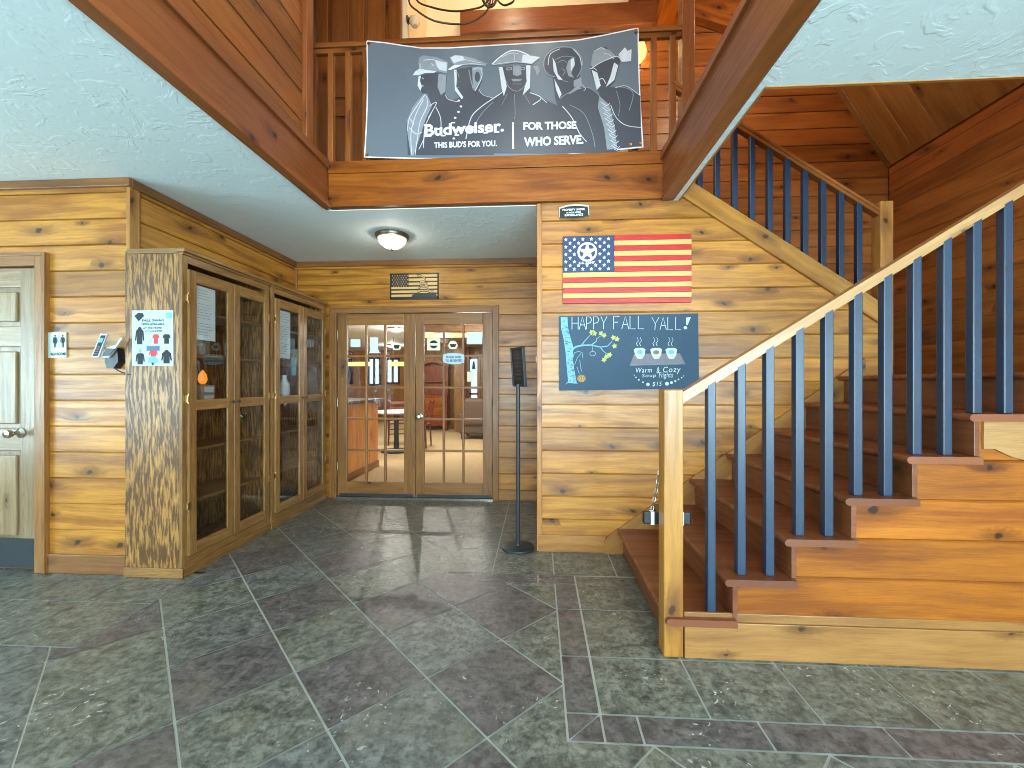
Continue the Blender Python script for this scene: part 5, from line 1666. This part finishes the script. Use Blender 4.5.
g = MB(); cxx = xY(466, 11.4); g.box(cxx - .07, cxx + .05, 11.6, 11.78, 0, DC - .02, 'z'); build(g, 'trim_24', M['pine_shaded'], kind='structure')

# bar counter
bar_ = thing('bar_counter', 'pine fronted bar counter with dark stone top behind the left glass door', 'bar', (-2.9, 5.9, 0))
g = MB()
planks(g, [rect(4.95, 6.36, 0.09, .985)], lambda u, v, o: (-2.46 + o, u, v), rh=5, v0=0, seed=31, back=.02)
g.box(-3.2, -2.462, 4.95, 6.355, 0.0, .985, 'z')
for k in range(12): g.box(-2.452, -2.438, 4.97 + k * .117, 4.97 + k * .117 + .108, .09, .97, 'z')
build(g, 'front', M['bar_pine'], bar_, bevel=.003)
g = MB(); g.box(-2.46, -2.42, 4.95, 6.37, 0, .09, 'y'); build(g, 'kick_board', M['pine_trim'], bar_)
g = MB(); g.box(-3.3, -2.34, 4.9, 6.46, .985, 1.035, 'y')
build(g, 'countertop', plain('speckled_stone', sr(96, 84, 74), .3, var=.6, scale=30), bar_, bevel=.008)


def dining_chair(x, y, rz, label):
    root = thing('dining_chair', label, 'chair', (x, y, 0), R(rz), group='dark dining chairs')
    g = MB(); g.box(-.21, .21, -.21, .21, .43, .465, 'y'); build(g, 'seat', M['red_wood'], root, local=True, bevel=.01)
    for sx in (-.185, .185):
        for sy in (-.185, .185):
            g = MB(); g.tube([(sx * 1.08, sy * 1.1, 0), (sx, sy, .43)], [.015, .02], 8); build(g, 'leg', M['red_wood'], root, local=True)
        g = MB(); g.tube([(sx, -.19, .46), (sx, -.23, .70), (sx * .95, -.27, .93)], .018, 8); build(g, 'back_post', M['red_wood'], root, local=True)
    for z, yy_ in ((.60, -.212), (.72, -.235), (.84, -.255)):
        g = MB(); g.box(-.185, .185, yy_ - .01, yy_ + .01, z, z + .06, 'x'); build(g, 'back_slat', M['red_wood'], root, local=True, bevel=.004)
    for z in (.18, .28):
        g = MB(); g.box(-.185, .185, .175, .195, z, z + .02, 'x'); build(g, 'stretcher', M['red_wood'], root, local=True)
    return root


p = at(396, 444, Z=0); dining_chair(p.x + .05, p.y, 20, 'dark wooden dining chair just past the end of the bar')
dining_chair(-2.37, 8.34, 90, 'dark reddish dining chair seen side on through the right door')
tb = thing('dining_table', 'round white topped dining table past the end of the bar', 'table', (-2.62, 7.75, 0))
g = MB(); g.lathe([(0, .72), (.46, .72), (.47, .735), (.46, .75), (0, .75)], (-2.62, 7.75, 0), 36); build(g, 'tabletop', M['white'], tb, smooth=True)
g = MB(); g.lathe([(0, 0), (.28, 0), (.27, .03), (.05, .06), (.04, .4), (.05, .70), (.12, .72), (0, .72)], (-2.62, 7.75, 0), 20); build(g, 'pedestal', M['black'], tb, smooth=True)
g = MB(); g.lathe([(0, 0), (.05, 0), (.06, .05), (.045, .09), (0, .1)], (-2.35, 7.7, .75), 16); build(g, 'sugar_bowl', M['white'], label='small white bowl on the round dining table', cat='bowl', smooth=True)

# hutch
hx = xY(431.5, 11.3)
ht = thing('hutch', 'reddish wooden hutch with arched top in the dining room', 'hutch', (hx, 11.5, 0))
g = MB()
g.box(hx - .42, hx + .42, 11.3, 11.7, .12, .95, 'z'); g.box(hx - .42, hx - .38, 11.45, 11.7, .95, 1.75, 'z'); g.box(hx + .38, hx + .42, 11.45, 11.7, .95, 1.75, 'z'); g.box(hx - .42, hx + .42, 11.68, 11.7, .95, 1.75, 'z')
build(g, 'body', M['red_wood'], ht, bevel=.006)
g = MB(); pts = [(hx - .44, 11.42, 1.72)] + [(hx - .44 + .88 * k / 14, 11.42, 1.78 + .16 * math.sin(math.pi * k / 14)) for k in range(15)] + [(hx + .44, 11.42, 1.72)] + [(hx + .40 - .80 * k / 14, 11.42, 1.70 + .14 * math.sin(math.pi * k / 14)) for k in range(15)]
g.prism(pts, (0, .28, 0)); build(g, 'arched_top', M['pine_shaded'], ht)
for z in (.40, .66):
    g = MB(); g.box(hx - .37, hx + .37, 11.285, 11.3, z, z + .23, 'x'); dw = build(g, 'drawer', M['pine_orange'], ht, bevel=.006)
    for dx in (-.18, .18):
        g = MB(); g.lathe([(0, 0), (.02, -.01), (.02, -.03), (0, -.035)], (hx + dx, 11.285, z + .115), 12, 'y'); build(g, 'knob', M['bronze'], dw, smooth=True)
for sx in (-.38, .38):
    g = MB(); g.box(hx + sx - .04, hx + sx + .04, 11.3, 11.38, 0, .12, 'z'); build(g, 'leg', M['red_wood'], ht)
g = MB(); g.box(hx - .38, hx + .38, 11.5, 11.68, 1.30, 1.325, 'x'); build(g, 'shelf', M['red_wood'], ht)

# armchair
ac = thing('armchair', 'grey brown upholstered armchair by the tall dining room window', 'armchair', (-1.35, 9.9, 0))
fab = plain('armchair_leather', sr(96, 78, 66), .55, var=.15)
ax, ay = -1.28, 9.9
g = MB(); g.box(ax - .42, ax + .42, ay - .4, ay + .4, .12, .42, 'x'); build(g, 'seat', fab, ac, bevel=.05, seg=3)
g = MB(); g.box(ax - .42, ax + .42, ay - .45, ay - .22, .3, .93, 'x'); build(g, 'backrest', fab, ac, bevel=.08, seg=4)
for sx in (-1, 1):
    g = MB(); g.box(ax + sx * .42 - .09, ax + sx * .42 + .09, ay - .4, ay + .4, .12, .62, 'y'); build(g, 'armrest', fab, ac, bevel=.06, seg=3)
    for sy in (-.34, .34):
        g = MB(); g.box(ax + sx * .42 - .03, ax + sx * .42 + .03, ay + sy - .03, ay + sy + .03, 0, .13, 'z'); build(g, 'leg', M['black_plastic'], ac)

# hanging bar lamps and ceiling lamps
for u, wdt, lab in ((358, .62, 'long yellow hanging lamp seen through the left pane of the left door'), (401, .55, 'long yellow hanging lamp seen through the right pane of the left door')):
    c = at(u, 364, Y=10.0)
    l_ = thing('pendant_lamp', lab, 'lamp', (c.x, c.y, c.z - .06))
    g = MB(); g.prism([(c.x - wdt / 2, c.y - .12, c.z - .05), (c.x + wdt / 2, c.y - .12, c.z - .05), (c.x + wdt / 2 - .05, c.y - .03, c.z + .05), (c.x - wdt / 2 + .05, c.y - .03, c.z + .05)], (0, .15, 0)); build(g, 'lamp_shade', plain('lit_yellow_glass', sr(240, 206, 96), .4, emis=(1, .78, .25, 1), estr=1.1), l_)
    for dx in (-.18, .18):
        g = MB(); g.tube([(c.x + dx, c.y, c.z + .05), (c.x + dx, c.y, DC)], .006, 6); build(g, 'cord', M['black_plastic'], l_)
M['dome'] = lit_glass('lit_dome', (1, .93, .80, 1), 1.5, .4)
DOMES = []
for u, v, lab in ((396, 328, 'round glowing ceiling lamp above the dining table'), (392, 345, 'round glowing ceiling lamp farthest back over the bar area'), (456, 327, 'round glowing ceiling lamp in the brown plank ceiling'), (428.5, 329, 'glowing dome added for a light reflection near the edge of the plank ceiling')):  # last dome is added in place of a light reflection
    c = at(u, v, Z=DC - (.02 if u > 410 else 0))
    l_ = thing('ceiling_lamp', lab, 'ceiling light', (c.x, c.y, c.z - .08))
    g = MB(); g.lathe([(0, 0), (.17, 0), (.17, -.02), (0, -.02)], c, 24); build(g, 'ring', M['bronze'], l_, smooth=True)
    DOMES.append(c)
    g = MB(); g.lathe([(.155, -.02), (.14, -.05), (.08, -.08), (0, -.09)], c, 24); build(g, 'glass_bowl', M['dome'], l_, smooth=True)


# ================================================================== LIGHT
def area(name, loc, rot, sx, sy, power, col):
    l = bpy.data.lights.new(name, 'AREA'); l.shape = 'RECTANGLE'; l.size = sx; l.size_y = sy; l.energy = power; l.color = col
    o = bpy.data.objects.new(name, l); C.objects.link(o); o.location = loc; o.rotation_euler = rot
    return o


def point(name, loc, power, col, rad=.08):
    l = bpy.data.lights.new(name, 'POINT'); l.energy = power; l.color = col; l.shadow_soft_size = rad
    o = bpy.data.objects.new(name, l); C.objects.link(o); o.location = loc
    return o


DAY = (.86, .95, 1.0)
WARM = (1.0, .74, .42)
FILL_CYAN = (.52, .87, 1.0)  # tint of the added upward fill lights
for a, b in WIN:
    area('window_daylight', ((a + b) / 2, ry + .02, 1.35), (R(78), 0, 0), b - a, 1.95, 105, DAY)
    area('ceiling_fill', ((a + b) / 2, ry + .04, 1.35), (R(128), 0, 0), b - a, 1.95, 275, FILL_CYAN)  # upward cyan fill added at each window to brighten the ceiling
for a, b in WINL:
    area('window_daylight', (-5.98, (a + b) / 2, 1.35), (R(80), 0, R(-90)), b - a, 1.95, 34, DAY)
    area('ceiling_fill', (-5.96, (a + b) / 2, 1.35), (R(128), 0, R(-90)), b - a, 1.95, 145, FILL_CYAN)  # same added ceiling fill along the left wall
area('upper_window_daylight', (-.15, -.48, 4.3), (R(90), 0, 0), 1.2, 2.0, 60, (1, .97, .92))
for x, y in ((-1.1, 7.2), (-3.6, 7.0)):
    point('dining_lamp_and_fill', (x, y, DC - .4), 70, (1, .94, .84), .3)  # extra fill lights added to the dining room, without fixtures
point('corridor_lamp', (-1.32, 3.79, 2.525), 16, (1, .9, .74), .03)
point('upper_wall_lamp', (1.01, 4.40, 4.62), 16, (1, .66, .28), .03)
point('upper_hall_fill', (-.3, 3.75, 5.55), 26, (1, .80, .52), .12)  # warm fill added to brighten the cream upper wall, no fixture
point('stair_hall_fill', (1.9, 3.2, 4.6), 62, (1, .78, .5), .12)  # unseen warm source added to brighten the stairwell and its soffit
point('upper_chandelier', (-.1, 2.0, 4.9), 22, (1, .82, .6), .2)
for c in DOMES:
    point('dining_lamp_and_fill', (c.x, c.y, c.z - .05), 175, (1, .94, .84), .02)
w = bpy.data.worlds.new('world'); bpy.context.scene.world = w; w.use_nodes = True
bg = w.node_tree.nodes['Background']; bg.inputs[0].default_value = (.80, .92, 1.0, 1); bg.inputs[1].default_value = 1.3

sc = bpy.context.scene
sc.view_settings.view_transform = 'Standard'
sc.view_settings.look = 'None'
sc.view_settings.gamma = 1.0
sc.view_settings.use_curve_mapping = False
sc.view_settings.exposure = 0.04
sc.cycles.use_denoising = True
sc.cycles.filter_width = 1.0
sc.cycles.max_bounces = 10
sc.cycles.diffuse_bounces = 5
sc.cycles.transparent_max_bounces = 16
sc.cycles.sample_clamp_indirect = 6.0
sc.cycles.caustics_reflective = False
sc.cycles.caustics_refractive = False
